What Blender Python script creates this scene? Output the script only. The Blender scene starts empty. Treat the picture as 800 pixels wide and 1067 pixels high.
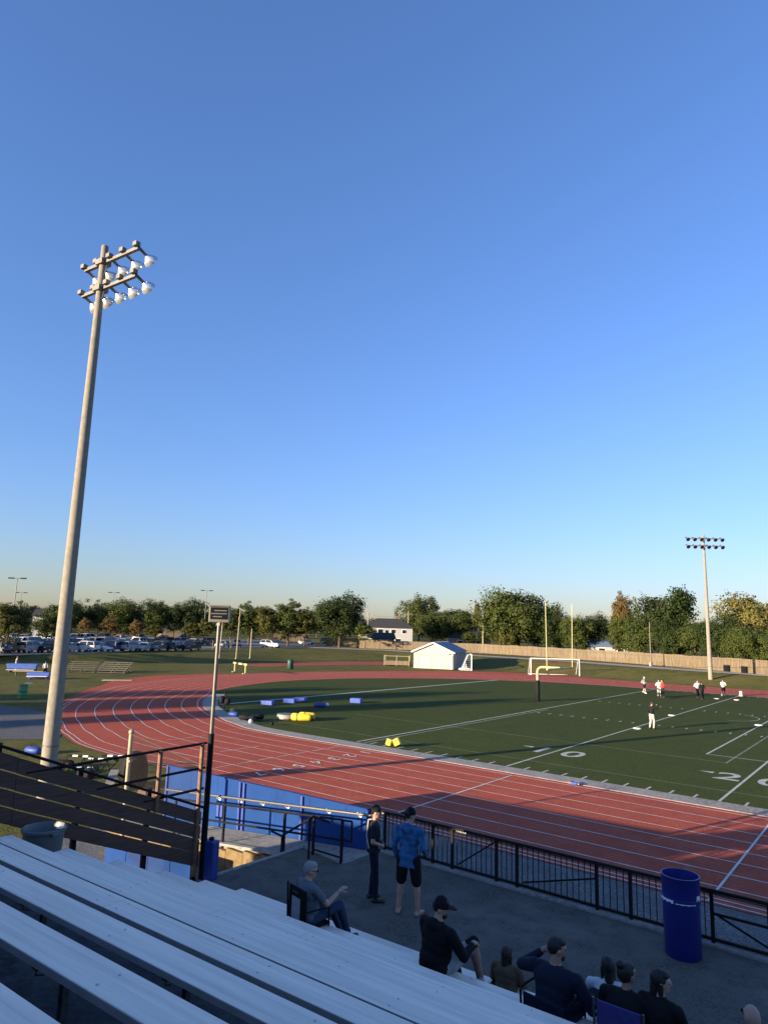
import bpy, bmesh, math, random
import numpy as np
from mathutils import Vector, Matrix
R = math.radians
rnd = random.Random(7)
scene = bpy.context.scene
COL = scene.collection

# ------------------------------------------------------------------ camera frame (surveyed from the yard lines)
CAM = np.array([24.7314, -23.7070, 6.2549]); FPX = 698.589
PITCH, YAW, ROLL = 0.171064, -0.663919, -0.029483
FW = np.array([math.sin(YAW)*math.cos(PITCH), math.cos(YAW)*math.cos(PITCH), math.sin(PITCH)])
_r = np.array([math.cos(YAW), -math.sin(YAW), 0.0]); _u = np.cross(_r, FW)
RT = _r*math.cos(ROLL) - _u*math.sin(ROLL); UP = _u*math.cos(ROLL) + _r*math.sin(ROLL)
def ray(px, py): return FW + RT*(px-400)/FPX + UP*(533.5-py)/FPX
def at_z(px, py, z):            # surveyed point -> world, on the level z
    d = ray(px, py); t = (z-CAM[2])/d[2]; return Vector(CAM + d*t)
def at_d(px, py, dist):         # surveyed point -> world, at a known ground distance
    d = ray(px, py); t = dist/math.hypot(d[0], d[1]); return Vector(CAM + d*t)

# ------------------------------------------------------------------ materials
def new_mat(name):
    m = bpy.data.materials.new(name); m.use_nodes = True
    return m, m.node_tree, m.node_tree.nodes['Principled BSDF']
def pmat(name, col, rough=0.6, metal=0.0, var=0.12, scale=6.0, bump=0.0, bscale=40.0, spec=0.5, col2=None, var_obj=True, detail=4.0, stretch=None):
    m, nt, b = new_mat(name)
    b.inputs['Roughness'].default_value = rough; b.inputs['Metallic'].default_value = metal
    b.inputs['Specular IOR Level'].default_value = spec
    tc = nt.nodes.new('ShaderNodeTexCoord'); n = nt.nodes.new('ShaderNodeTexNoise')
    n.inputs['Scale'].default_value = scale; n.inputs['Detail'].default_value = detail
    src = tc.outputs['Object']
    if stretch:
        mp = nt.nodes.new('ShaderNodeMapping'); mp.inputs['Scale'].default_value = stretch
        nt.links.new(src, mp.inputs['Vector']); src = mp.outputs['Vector']
    nt.links.new(src, n.inputs['Vector'])
    cr = nt.nodes.new('ShaderNodeValToRGB')
    c2 = col2 or tuple(min(1, c*(1+var)) for c in col); c1 = col if col2 else tuple(c*(1-var) for c in col)
    cr.color_ramp.elements[0].position = 0.3; cr.color_ramp.elements[1].position = 0.7
    cr.color_ramp.elements[0].color = (*c1, 1); cr.color_ramp.elements[1].color = (*c2, 1)
    nt.links.new(n.outputs['Fac'], cr.inputs['Fac']); nt.links.new(cr.outputs['Color'], b.inputs['Base Color'])
    if bump:
        n2 = nt.nodes.new('ShaderNodeTexNoise'); n2.inputs['Scale'].default_value = bscale; n2.inputs['Detail'].default_value = 3
        nt.links.new(src, n2.inputs['Vector'])
        bp = nt.nodes.new('ShaderNodeBump'); bp.inputs['Strength'].default_value = bump; bp.inputs['Distance'].default_value = 0.02
        nt.links.new(n2.outputs['Fac'], bp.inputs['Height']); nt.links.new(bp.outputs['Normal'], b.inputs['Normal'])
    return m
def two_noise(name, colors, scales, rough=0.9, bump=0.3, bscale=30.0, spec=0.04):
    """base colour mixed by a broad noise, then by a fine one (worn, patchy ground)"""
    m, nt, b = new_mat(name); b.inputs['Roughness'].default_value = rough; b.inputs['Specular IOR Level'].default_value = spec
    tc = nt.nodes.new('ShaderNodeTexCoord'); prev = None
    rgb = nt.nodes.new('ShaderNodeRGB'); rgb.outputs[0].default_value = (*colors[0], 1); prev = rgb.outputs[0]
    for c, s in zip(colors[1:], scales):
        n = nt.nodes.new('ShaderNodeTexNoise'); n.inputs['Scale'].default_value = s; n.inputs['Detail'].default_value = 5; n.inputs['Roughness'].default_value = 0.65
        nt.links.new(tc.outputs['Object'], n.inputs['Vector'])
        cr = nt.nodes.new('ShaderNodeValToRGB'); cr.color_ramp.elements[0].position = 0.42; cr.color_ramp.elements[1].position = 0.62
        nt.links.new(n.outputs['Fac'], cr.inputs['Fac'])
        mx = nt.nodes.new('ShaderNodeMix'); mx.data_type = 'RGBA'
        nt.links.new(cr.outputs['Color'], mx.inputs['Factor']); nt.links.new(prev, mx.inputs['A']); mx.inputs['B'].default_value = (*c, 1)
        prev = mx.outputs['Result']
    nt.links.new(prev, b.inputs['Base Color'])
    if bump:
        n2 = nt.nodes.new('ShaderNodeTexNoise'); n2.inputs['Scale'].default_value = bscale; n2.inputs['Detail'].default_value = 4
        nt.links.new(tc.outputs['Object'], n2.inputs['Vector'])
        bp = nt.nodes.new('ShaderNodeBump'); bp.inputs['Strength'].default_value = bump; bp.inputs['Distance'].default_value = 0.03
        nt.links.new(n2.outputs['Fac'], bp.inputs['Height']); nt.links.new(bp.outputs['Normal'], b.inputs['Normal'])
    return m
def leaf_mat(name, a, bcol, trans=0.25):
    m, nt, b = new_mat(name); b.inputs['Roughness'].default_value = 0.65; b.inputs['Specular IOR Level'].default_value = 0.15
    tc = nt.nodes.new('ShaderNodeTexCoord'); n = nt.nodes.new('ShaderNodeTexNoise'); n.inputs['Scale'].default_value = 0.9; n.inputs['Detail'].default_value = 4
    nt.links.new(tc.outputs['Object'], n.inputs['Vector'])
    cr = nt.nodes.new('ShaderNodeValToRGB'); cr.color_ramp.elements[0].position = 0.35; cr.color_ramp.elements[1].position = 0.66
    cr.color_ramp.elements[0].color = (*a, 1); cr.color_ramp.elements[1].color = (*bcol, 1)
    nt.links.new(n.outputs['Fac'], cr.inputs['Fac']); nt.links.new(cr.outputs['Color'], b.inputs['Base Color'])
    tr = nt.nodes.new('ShaderNodeBsdfTranslucent'); nt.links.new(cr.outputs['Color'], tr.inputs['Color'])
    mx = nt.nodes.new('ShaderNodeMixShader'); mx.inputs['Fac'].default_value = trans
    nt.links.new(b.outputs[0], mx.inputs[1]); nt.links.new(tr.outputs[0], mx.inputs[2])
    nt.links.new(mx.outputs[0], nt.nodes['Material Output'].inputs['Surface'])
    return m
M = {}
M['grass'] = two_noise('grass', [(0.098,0.098,0.025), (0.175,0.138,0.050), (0.066,0.078,0.019), (0.13,0.115,0.036)], [0.10, 1.7, 0.45], bump=0.8, bscale=14)
M['berm'] = two_noise('berm_grass', [(0.085,0.092,0.022), (0.110,0.102,0.032), (0.062,0.075,0.018)], [0.2, 2.2], bump=0.8, bscale=14)
M['turf'] = two_noise('turf', [(0.049,0.066,0.0165), (0.062,0.078,0.021), (0.039,0.054,0.0135), (0.070,0.082,0.026)], [0.10, 0.8, 6.0], bump=0.5, bscale=60)
M['track'] = two_noise('track', [(0.44,0.103,0.060), (0.37,0.085,0.050), (0.475,0.116,0.070), (0.32,0.078,0.049)], [0.16, 1.1, 9.0], rough=0.85, bump=0.3, bscale=90)
M['runway'] = two_noise('runway', [(0.34,0.092,0.066), (0.30,0.082,0.058)], [0.3], rough=0.85)
M['concrete'] = two_noise('concrete', [(0.29,0.27,0.235), (0.19,0.178,0.158), (0.35,0.33,0.295)], [0.8, 7.0], rough=0.9, bump=0.3, bscale=40)
M['walk'] = two_noise('walkway_asphalt', [(0.115,0.104,0.088), (0.185,0.168,0.142), (0.085,0.077,0.066), (0.15,0.136,0.115)], [0.42, 1.9, 26.0], rough=0.85, bump=0.4, bscale=90)
M['gravel'] = two_noise('gravel', [(0.17,0.17,0.165), (0.24,0.235,0.225), (0.10,0.10,0.10)], [0.9, 14.0], rough=0.95, bump=0.9, bscale=45)
M['asphalt'] = two_noise('asphalt', [(0.135,0.130,0.125), (0.165,0.158,0.15), (0.11,0.107,0.105)], [0.35, 6.0], rough=0.9, bump=0.3)
M['parking'] = two_noise('parking_asphalt', [(0.19,0.18,0.165), (0.23,0.215,0.195), (0.15,0.145,0.135)], [0.15, 3.0], rough=0.9)
M['path'] = two_noise('path_concrete', [(0.40,0.36,0.30), (0.34,0.305,0.255)], [0.4], rough=0.9)
M['line'] = pmat('line_paint', (0.60,0.55,0.49), 0.7, var=0.18, scale=2.2)
M['fieldline'] = pmat('field_line', (0.40,0.41,0.35), 0.8, var=0.25, scale=3.0)
M['thinline'] = pmat('thin_line', (0.17,0.175,0.10), 0.8, var=0.3, scale=1.2)
M['alu'] = pmat('aluminium_plank', (0.86,0.725,0.59), 0.45, 0.2, var=0.13, scale=2.2, stretch=(0.35,7,7), bump=0.06, bscale=30, detail=8.0)
M['alu_edge'] = pmat('aluminium_edge', (0.44,0.43,0.40), 0.5, 0.4, var=0.1)
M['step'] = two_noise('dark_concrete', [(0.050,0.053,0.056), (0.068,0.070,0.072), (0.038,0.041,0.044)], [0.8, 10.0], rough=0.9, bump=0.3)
M['galv'] = pmat('galvanised_steel', (0.165,0.15,0.125), 0.45, 0.55, var=0.12, scale=8)
M['black'] = pmat('black_paint', (0.011,0.011,0.012), 0.7, var=0.2, spec=0.15)
M['brown'] = pmat('brown_boards', (0.105,0.054,0.036), 0.75, var=0.35, scale=3.0, stretch=(2,0.6,14), bump=0.15, bscale=12)
M['blue'] = pmat('blue_plywood', (0.012,0.050,0.190), 0.75, spec=0.12, var=0.12, scale=1.3, bump=0.1, bscale=8, stretch=(1,1,1))
M['bluepost'] = pmat('blue_paint', (0.022,0.055,0.26), 0.55, var=0.15)
M['navyplastic'] = pmat('navy_plastic', (0.014,0.020,0.16), 0.38, var=0.08, scale=2)
M['conc_pole'] = two_noise('concrete_pole', [(0.245,0.222,0.182), (0.205,0.186,0.153), (0.27,0.246,0.202)], [0.7, 5.0], rough=0.85, bump=0.15, bscale=20)
M['rust'] = pmat('rusty_post', (0.21,0.11,0.06), 0.7, var=0.35, scale=9)
M['yellow'] = pmat('yellow_paint', (0.62,0.50,0.12), 0.5, var=0.08)
M['goalyellow'] = pmat('goal_yellow', (0.50,0.455,0.21), 0.45, var=0.06)
M['paleyellow'] = pmat('pale_yellow_paint', (0.46,0.40,0.17), 0.55, var=0.06)
M['cream'] = pmat('cream_post', (0.33,0.28,0.18), 0.6, var=0.15)
M['white'] = pmat('white_paint', (0.78,0.77,0.73), 0.55, var=0.05)
M['siding'] = pmat('white_siding', (0.40,0.385,0.335), 0.6, var=0.05, scale=2)
M['metalroof'] = pmat('blue_grey_metal_roof', (0.20,0.25,0.30), 0.42, 0.3, var=0.12, scale=1.5, stretch=(6,1,1))
M['wood'] = pmat('wood_fence', (0.165,0.123,0.074), 0.85, var=0.28, scale=1.6, stretch=(2.5,2.5,0.35), bump=0.2, bscale=12)
M['woodgrey'] = pmat('bench_wood', (0.30,0.26,0.20), 0.8, var=0.2)
M['benchdark'] = pmat('weathered_bench', (0.15,0.13,0.10), 0.8, var=0.25)
M['pad_blue'] = pmat('blue_pad', (0.05,0.10,0.42), 0.5, var=0.08)
M['pad_yellow'] = pmat('yellow_pad', (0.72,0.48,0.03), 0.5, var=0.08)
M['pad_grey'] = pmat('grey_pad', (0.33,0.31,0.27), 0.6, var=0.1)
M['net'] = pmat('goal_net', (0.42,0.22,0.06), 0.8, var=0.1)
M['netwhite'] = pmat('white_net', (0.55,0.54,0.50), 0.8, var=0.1)
M['chain'] = pmat('chain_link', (0.085,0.065,0.045), 0.5, 0.3, var=0.15)
M['limestone'] = two_noise('yellow_block', [(0.20,0.137,0.066), (0.165,0.112,0.054), (0.225,0.162,0.086)], [0.8, 6.0], rough=0.9, bump=0.4, bscale=14)
M['greenbin'] = pmat('green_barrel', (0.055,0.20,0.075), 0.5, var=0.1)
M['darkgreen'] = pmat('dark_green_bin', (0.015,0.05,0.038), 0.5, var=0.1)
M['greybin'] = pmat('grey_bin_plastic', (0.115,0.130,0.130), 0.5, var=0.1, scale=3)
M['tarp'] = pmat('blue_tarp', (0.05,0.11,0.40), 0.5, var=0.15, scale=2)
M['bark'] = pmat('bark', (0.085,0.062,0.045), 0.9, var=0.3, scale=5)
M['glass'] = pmat('dark_glass', (0.010,0.012,0.014), 0.12, var=0.1, spec=0.45)
M['tyre'] = pmat('tyre_rubber', (0.018,0.018,0.018), 0.85, var=0.1)
M['rim'] = pmat('wheel_rim', (0.42,0.42,0.42), 0.35, 0.7, var=0.1)
M['headlamp'] = pmat('headlamp_lens', (0.65,0.67,0.70), 0.15, var=0.05, spec=0.9)
M['taillamp'] = pmat('tail_lamp_lens', (0.30,0.012,0.012), 0.2, var=0.05, spec=0.8)
M['reflector'] = pmat('lamp_reflector', (0.80,0.80,0.78), 0.22, 0.75, var=0.05)
M['steelgrey'] = pmat('grey_steel', (0.16,0.145,0.125), 0.5, 0.4, var=0.15)
M['shingle'] = pmat('dark_shingles', (0.030,0.028,0.030), 0.9, var=0.25, scale=3)
M['housewhite'] = pmat('white_house_siding', (0.34,0.345,0.35), 0.7, var=0.05)
M['housetan'] = pmat('tan_house_siding', (0.42,0.33,0.22), 0.8, var=0.08)
M['houseblue'] = pmat('pale_blue_roof', (0.09,0.135,0.21), 0.6, var=0.08)
M['brick'] = pmat('brick_wall', (0.24,0.10,0.065), 0.9, var=0.2, scale=4)
M['utility'] = pmat('utility_pole_wood', (0.30,0.25,0.20), 0.85, var=0.15)
M['leaf_dark'] = leaf_mat('leaf_dark', (0.022,0.038,0.010), (0.044,0.062,0.016))
M['leaf_mid'] = leaf_mat('leaf_mid', (0.042,0.062,0.013), (0.086,0.100,0.024))
M['leaf_olive'] = leaf_mat('leaf_olive', (0.060,0.068,0.015), (0.118,0.112,0.028))
M['leaf_yellow'] = leaf_mat('leaf_yellow', (0.115,0.110,0.026), (0.185,0.160,0.045))
M['leaf_rust'] = leaf_mat('leaf_rust', (0.105,0.070,0.024), (0.170,0.110,0.036))
M['leaf_far'] = leaf_mat('leaf_far', (0.030,0.042,0.020), (0.050,0.060,0.026))

# ------------------------------------------------------------------ mesh builder
class MB:
    def __init__(s): s.v = []; s.f = []; s.m = []
    def add(s, verts, faces, mi=0):
        o = len(s.v); s.v += [tuple(map(float, p)) for p in verts]; s.f += [tuple(i+o for i in f) for f in faces]; s.m += [mi]*len(faces); return s
    def box(s, c, size, rz=0.0, mi=0, rot=None):
        hx, hy, hz = size[0]/2, size[1]/2, size[2]/2
        pts = [Vector((x*hx, y*hy, z*hz)) for z in (-1,1) for x, y in ((-1,-1),(1,-1),(1,1),(-1,1))]
        mt = rot if rot is not None else Matrix.Rotation(rz, 3, 'Z')
        c = Vector(c)
        return s.add([mt @ p + c for p in pts], [(3,2,1,0),(4,5,6,7),(0,1,5,4),(1,2,6,5),(2,3,7,6),(3,0,4,7)], mi)
    def bar(s, a, b, w, h, mi=0, up=(0,0,1)):
        a = Vector(a); b = Vector(b); d = (b-a); L = d.length; d.normalize(); up = Vector(up)
        if abs(d.dot(up)) > 0.99: up = Vector((0,1,0))
        x = d.cross(up).normalized(); z = x.cross(d)
        pts = [p + x*sx*w/2 + z*sz*h/2 for p in (a, b) for sx, sz in ((-1,-1),(1,-1),(1,1),(-1,1))]
        return s.add(pts, [(0,1,2,3),(7,6,5,4),(4,5,1,0),(5,6,2,1),(6,7,3,2),(7,4,0,3)], mi)
    def tube(s, a, b, r0, r1=None, n=10, mi=0, cap=True):
        r1 = r0 if r1 is None else r1
        a = Vector(a); b = Vector(b); d = (b-a).normalized(); up = Vector((0,0,1)) if abs(d.z) < 0.95 else Vector((0,1,0))
        x = d.cross(up).normalized(); y = d.cross(x)
        pts = []
        for p, r in ((a, r0), (b, r1)):
            for i in range(n):
                t = 2*math.pi*i/n; pts.append(p + x*math.cos(t)*r + y*math.sin(t)*r)
        fs = [(i, (i+1) % n, n+(i+1) % n, n+i) for i in range(n)]
        if cap: fs += [tuple(range(n-1, -1, -1)), tuple(range(n, 2*n))]
        return s.add(pts, fs, mi)
    def path(s, pts, r, n=8, mi=0):
        for a, b in zip(pts[:-1], pts[1:]): s.tube(a, b, r, r, n, mi)
        return s
    def lathe(s, prof, c=(0,0,0), n=24, mi=0, axis=None, sx=1.0, sy=1.0):
        c = Vector(c); mt = axis if axis is not None else Matrix.Identity(3); pts = []
        for r, z in prof:
            for i in range(n):
                t = 2*math.pi*i/n; pts.append(mt @ Vector((r*math.cos(t)*sx, r*math.sin(t)*sy, z)) + c)
        fs = [(k*n+i, k*n+(i+1) % n, (k+1)*n+(i+1) % n, (k+1)*n+i) for k in range(len(prof)-1) for i in range(n)]
        return s.add(pts, fs, mi)
    def prism(s, poly, z0, z1, mi=0):
        n = len(poly); pts = [(x, y, z0) for x, y in poly] + [(x, y, z1) for x, y in poly]
        return s.add(pts, [tuple(range(n-1,-1,-1)), tuple(range(n, 2*n))] + [(i, (i+1) % n, n+(i+1) % n, n+i) for i in range(n)], mi)
    def ell(s, c, rad, n=12, m=8, mi=0, rot=None):
        c = Vector(c); pts = []; mt = rot if rot is not None else Matrix.Identity(3)
        for j in range(m+1):
            p = -math.pi/2 + math.pi*j/m
            for i in range(n):
                t = 2*math.pi*i/n; pts.append(mt @ Vector((rad[0]*math.cos(p)*math.cos(t), rad[1]*math.cos(p)*math.sin(t), rad[2]*math.sin(p))) + c)
        return s.add(pts, [(j*n+i, j*n+(i+1) % n, (j+1)*n+(i+1) % n, (j+1)*n+i) for j in range(m) for i in range(n)], mi)
    def mesh(s, name, mats, smooth=False, bevel=0.0):
        me = bpy.data.meshes.new(name); me.from_pydata(s.v, [], s.f)
        for m in (mats if isinstance(mats, (list, tuple)) else [mats]): me.materials.append(m)
        me.polygons.foreach_set('material_index', s.m)
        if smooth or bevel:
            bm = bmesh.new(); bm.from_mesh(me); bmesh.ops.remove_doubles(bm, verts=bm.verts, dist=1e-5)
            bmesh.ops.recalc_face_normals(bm, faces=bm.faces)
            if bevel:
                bmesh.ops.bevel(bm, geom=[e for e in bm.edges if e.calc_face_angle(0) > 0.6], offset=bevel, segments=2, affect='EDGES', profile=0.6)
            bm.to_mesh(me); bm.free()
            if smooth:
                me.polygons.foreach_set('use_smooth', [True]*len(me.polygons))
                try: me.set_sharp_from_angle(angle=R(38))
                except Exception: pass
        me.update(); return me
    def build(s, name, mats, parent=None, smooth=False, bevel=0.0):
        return link(name, s.mesh(name, mats, smooth, bevel), parent)
def link(name, data, parent=None, loc=None):
    o = bpy.data.objects.new(name, data); COL.objects.link(o)
    if parent is not None: o.parent = parent
    if loc is not None: o.location = loc
    return o
def tag(o, label=None, cat=None, group=None, kind=None):
    if label: o['label'] = label
    if cat: o['category'] = cat
    if group: o['group'] = group
    if kind: o['kind'] = kind
    return o
def thing(name, label, cat, loc=(0,0,0), rz=0.0, group=None):
    o = link(name, None, None, loc); o.rotation_euler = (0, 0, rz); o.empty_display_size = 0.3
    return tag(o, label, cat, group)
def kids(o): return [c for c in bpy.data.objects if c.parent is o]
def copy_tree(o, label, loc=None, rz=None, group=None, scale=None):
    c = o.copy(); COL.objects.link(c); c['label'] = label
    if group: c['group'] = group
    if loc is not None: c.location = loc
    if rz is not None: c.rotation_euler = (0, 0, rz)
    if scale is not None: c.scale = scale
    for ch in kids(o):
        d = ch.copy(); COL.objects.link(d); d.parent = c
        for g in kids(ch):
            e = g.copy(); COL.objects.link(e); e.parent = d
    return c
def structure(o): o['kind'] = 'structure'; return o
def smooth01(t): t = max(0.0, min(1.0, t)); return t*t*(3-2*t)
# ------------------------------------------------------------------ world, sun, camera
SUN_AZ = Vector((-0.337, -0.941, 0)).normalized(); SUN_EL = R(9.8)
w = bpy.data.worlds.new('World'); scene.world = w; w.use_nodes = True
nt = w.node_tree; bg = nt.nodes['Background']; sky = nt.nodes.new('ShaderNodeTexSky'); sky.sky_type = 'NISHITA'
sky.sun_disc = False; sky.sun_elevation = SUN_EL; sky.sun_rotation = math.atan2(SUN_AZ.x, SUN_AZ.y)
sky.altitude = 100; sky.air_density = 1.3; sky.dust_density = 0.5; sky.ozone_density = 3.5
sep = nt.nodes.new('ShaderNodeSeparateColor'); cmb = nt.nodes.new('ShaderNodeCombineColor'); nt.links.new(sky.outputs[0], sep.inputs[0])
for k_, (gain, pw) in enumerate(((0.687, 0.92), (0.795, 0.88), (1.133, 0.95))):      # white balance and soft contrast of the sky
    m1 = nt.nodes.new('ShaderNodeMath'); m1.operation = 'POWER'; m1.inputs[1].default_value = pw; nt.links.new(sep.outputs[k_], m1.inputs[0])
    m2 = nt.nodes.new('ShaderNodeMath'); m2.operation = 'MULTIPLY'; m2.inputs[1].default_value = gain; nt.links.new(m1.outputs[0], m2.inputs[0]); nt.links.new(m2.outputs[0], cmb.inputs[k_])
nt.links.new(cmb.outputs[0], bg.inputs['Color']); bg.inputs['Strength'].default_value = 0.113
sl = bpy.data.lights.new('sun', 'SUN'); sl.energy = 5.0; sl.angle = R(0.55); sl.color = (1.0, 0.82, 0.58)
so = link('sun', sl); sd = Vector((SUN_AZ.x*math.cos(SUN_EL), SUN_AZ.y*math.cos(SUN_EL), math.sin(SUN_EL)))
so.rotation_euler = sd.to_track_quat('Z', 'Y').to_euler(); so.location = (0, -40, 60)
cd = bpy.data.cameras.new('camera'); co = link('camera', cd); scene.camera = co
cd.sensor_fit = 'VERTICAL'; cd.sensor_height = 36.0; cd.lens = 36.0*FPX/1067.0; cd.clip_start = 0.05; cd.clip_end = 9000
mt = Matrix((RT, UP, -FW)).transposed().to_4x4(); mt.translation = Vector(CAM); co.matrix_world = mt
vs = scene.view_settings; vs.view_transform = 'Standard'; vs.look = 'None'; vs.gamma = 1.0; vs.exposure = 1.45; vs.use_curve_mapping = False
scene.cycles.max_bounces = 6; scene.cycles.use_denoising = True

# ------------------------------------------------------------------ ground sheet
FOOT = [(-66,-160), (-70,-20), (-69.5,16), (-66.5,30), (-63.5,50), (-62.5,66), (-56,83), (-44,80), (-28,76.5), (-9,73.6), (10,72), (60,72), (400,72)]
def berm_d(x, y):           # signed distance to the foot of the bank, positive outside
    best = 1e9; sgn = 1
    for (ax, ay), (bx, by) in zip(FOOT[:-1], FOOT[1:]):
        dx, dy = bx-ax, by-ay; L2 = dx*dx+dy*dy; t = max(0, min(1, ((x-ax)*dx+(y-ay)*dy)/L2))
        qx, qy = ax+t*dx-x, ay+t*dy-y; d = math.hypot(qx, qy)
        if d < best - 1e-9: best = d; sgn = 1 if (dx*(y-ay)-dy*(x-ax)) > 0 else -1
    return best*sgn
TOPZ = 1.2
def ground_z(x, y):
    d = berm_d(x, y)
    if d <= 0: return -0.03
    wd = 3.6 + 8.4*smooth01((y-25)/50); t = min(1.0, d/wd)
    h = (0.65*t+0.35*smooth01(t))*(TOPZ+0.03) - 0.03
    return h
def axis_ticks(lo, hi, step, far):
    a = list(np.arange(lo, hi+0.01, step)); g = step
    l, r = [], []; v = hi
    while v < far: g *= 1.5; v += g; r.append(v)
    g = step; v = lo
    while v > -far: g *= 1.5; v -= g; l.append(v)
    return l[::-1] + a + r
xs = axis_ticks(-112, 60, 2.0, 5000); ys = axis_ticks(-40, 128, 2.0, 5000)
g = MB(); nx = len(xs)
V_ = [(x, y, ground_z(x, y)) for y in ys for x in xs]
F_ = [(j*nx+i, j*nx+i+1, (j+1)*nx+i+1, (j+1)*nx+i) for j in range(len(ys)-1) for i in range(nx-1)]
g.add(V_, F_); o = g.build('ground', M['grass'], smooth=False); o.data.polygons.foreach_set('use_smooth', [True]*len(o.data.polygons)); structure(o)

def flat(name, poly, z, mat):
    b = MB(); b.add([(x, y, z) for x, y in poly], [tuple(range(len(poly)))]); return b.build(name, mat)
def strip(name, left, right, z, mat):
    b = MB(); n = len(left); b.add([(x, y, z) for x, y in left] + [(x, y, z) for x, y in right], [(i, i+1, n+i+1, n+i) for i in range(n-1)])
    return b.build(name, mat)

# ------------------------------------------------------------------ track: straights plus a slightly broken-back bend
CX, CY = -4.0, 33.0
DTAB = [(90,0.0),(105,-0.4),(120,-1.0),(147,-1.2),(167,-0.6),(184,-0.2),(198,-0.5),(213,-0.6),(222,-1.1),(232,-0.9),(242,-0.7),(250,-0.5),(257,-0.1),(263,0.3),(270,0.25)]
ETAB = [(90,1.0),(97,2.0),(108,4.5),(119,7.5),(130,6.0),(139,4.5),(155,2.2),(165,1.3),(178,1.0),(186,3.0),(193,4.6),(201,4.0),(215,1.4),(235,0.3),(250,0.1),(270,0.0)]
def tab(T, a):
    for (x0, y0), (x1, y1) in zip(T[:-1], T[1:]):
        if x0 <= a <= x1: return y0 + (y1-y0)*smooth01((a-x0)/(x1-x0))
    return T[-1][1]
def oval(rad, extra=None, a0=90, a1=270, xe=90.0, straights=True, n=120, wig=1.0):
    pts = []
    if straights: pts += [(xe - (xe-CX)*i/20, CY+rad+(extra(90) if extra else 0)) for i in range(20)]
    for i in range(n+1):
        a = a0 + (a1-a0)*i/n; r = rad + wig*tab(DTAB, a) + (extra(a) if extra else 0)
        pts.append((CX + r*math.cos(R(a)), CY + r*math.sin(R(a))))
    if straights:
        yb = pts[-1][1]
        for i in range(1, 21):
            x = CX + (xe-CX)*i/20; y = CY - rad - 0.25*wig*(1-smooth01((x-CX)/12.0)); pts.append((x, y))
    return pts
RI = 28.4
structure(strip('running_track', oval(RI-0.3), oval(38.1, extra=lambda a: tab(ETAB, a)), 0.004, M['track']))
turf_out = oval(28.05); turf_in = [(min(max(x, -3.0), 90.0), 33.0) for x, y in turf_out]
structure(strip('turf_field', turf_out, turf_in, 0.010, M['turf']))
LANES = MB()
def ring(b, rad, wdt, z, **k):
    a = oval(rad-wdt/2, **k); c = oval(rad+wdt/2, **k); n = len(a)
    b.add([(x, y, z) for x, y in a] + [(x, y, z) for x, y in c], [(i, i+1, n+i+1, n+i) for i in range(n-1)])
for k in range(9): ring(LANES, 28.5+1.185*k, 0.05 if k else 0.06, 0.012)
ring(LANES, 37.7, 0.05, 0.012)
def mark(b, poly, z): b.add([(x, y, z) for x, y in poly], [tuple(range(len(poly)))])
def rect(b, x0, y0, x1, y1, z): mark(b, [(x0,y0),(x1,y0),(x1,y1),(x0,y1)], z)
def lw(b, a, c, wdt, z):
    a = Vector(a); c = Vector(c); d = (c-a).normalized(); n = Vector((-d.y, d.x))*wdt/2
    mark(b, [tuple(a-n), tuple(c-n), tuple(c+n), tuple(a+n)], z)
lw(LANES, (10.27, 4.5), (10.27, -3.95), 0.07, 0.016); lw(LANES, (20.33, 4.3), (20.33, -4.95), 0.065, 0.016)
for k in range(8):
    y = 4.5-1.185*k; lw(LANES, (0.3-0.02*k, y-0.05), (0.3-0.02*k, y-1.13), 0.05, 0.016)
for xx in (-2.5, -7.0): lw(LANES, (xx, 1.2), (xx-0.15, -1.2), 0.05, 0.016)
o = LANES.build('lane_markings', M['line']); structure(o)
def text_mesh(body, size, bold=0.0):
    cu = bpy.data.curves.new('glyph', 'FONT'); cu.body = body; cu.size = size; cu.align_x = 'CENTER'; cu.align_y = 'CENTER'; cu.offset = bold
    t = bpy.data.objects.new('glyph', cu); COL.objects.link(t)
    dg = bpy.context.evaluated_depsgraph_get(); me = bpy.data.meshes.new_from_object(t.evaluated_get(dg)); bpy.data.objects.remove(t); return me
def text(name, body, size, loc, rz, mat, sx=1.0, bold=0.0, parent=None, euler=None):
    me = text_mesh(body, size, bold); me.materials.clear(); me.materials.append(mat)
    o = link(name, me, parent, loc); o.rotation_euler = euler if euler else (0, 0, rz); o.scale = (sx, 1, 1); return o
for k in range(1, 8):
    o = text('lane_number', str(k), 0.95, (2.35, 4.5-1.185*(k-0.5), 0.017), R(-90), M['line'], bold=0.01); structure(o)

# concrete margin on the near side of the turf
ca = [(x, y) for x, y in oval(26.95, a0=219, a1=270, straights=False, n=50)]; cb = [(x, y) for x, y in oval(28.12, a0=219, a1=270, straights=False, n=50)]
for i in range(1, 21):
    x = CX + 94*i/20; ca.append((x, 33-26.95-0.25*(1-smooth01((x-CX)/12)))); cb.append((x, 33-28.12-0.25*(1-smooth01((x-CX)/12))))
kb = MB(); n = len(ca)
kb.add([(x,y,0.022) for x,y in ca] + [(x,y,0.022) for x,y in cb] + [(x,y,-0.02) for x,y in cb] + [(x,y,-0.02) for x,y in ca],
       [(i,i+1,n+i+1,n+i) for i in range(n-1)] + [(n+i,n+i+1,2*n+i+1,2*n+i) for i in range(n-1)] + [(i+1,i,3*n+i,3*n+i+1) for i in range(n-1)])
structure(kb.build('concrete_margin', M['concrete']))
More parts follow.
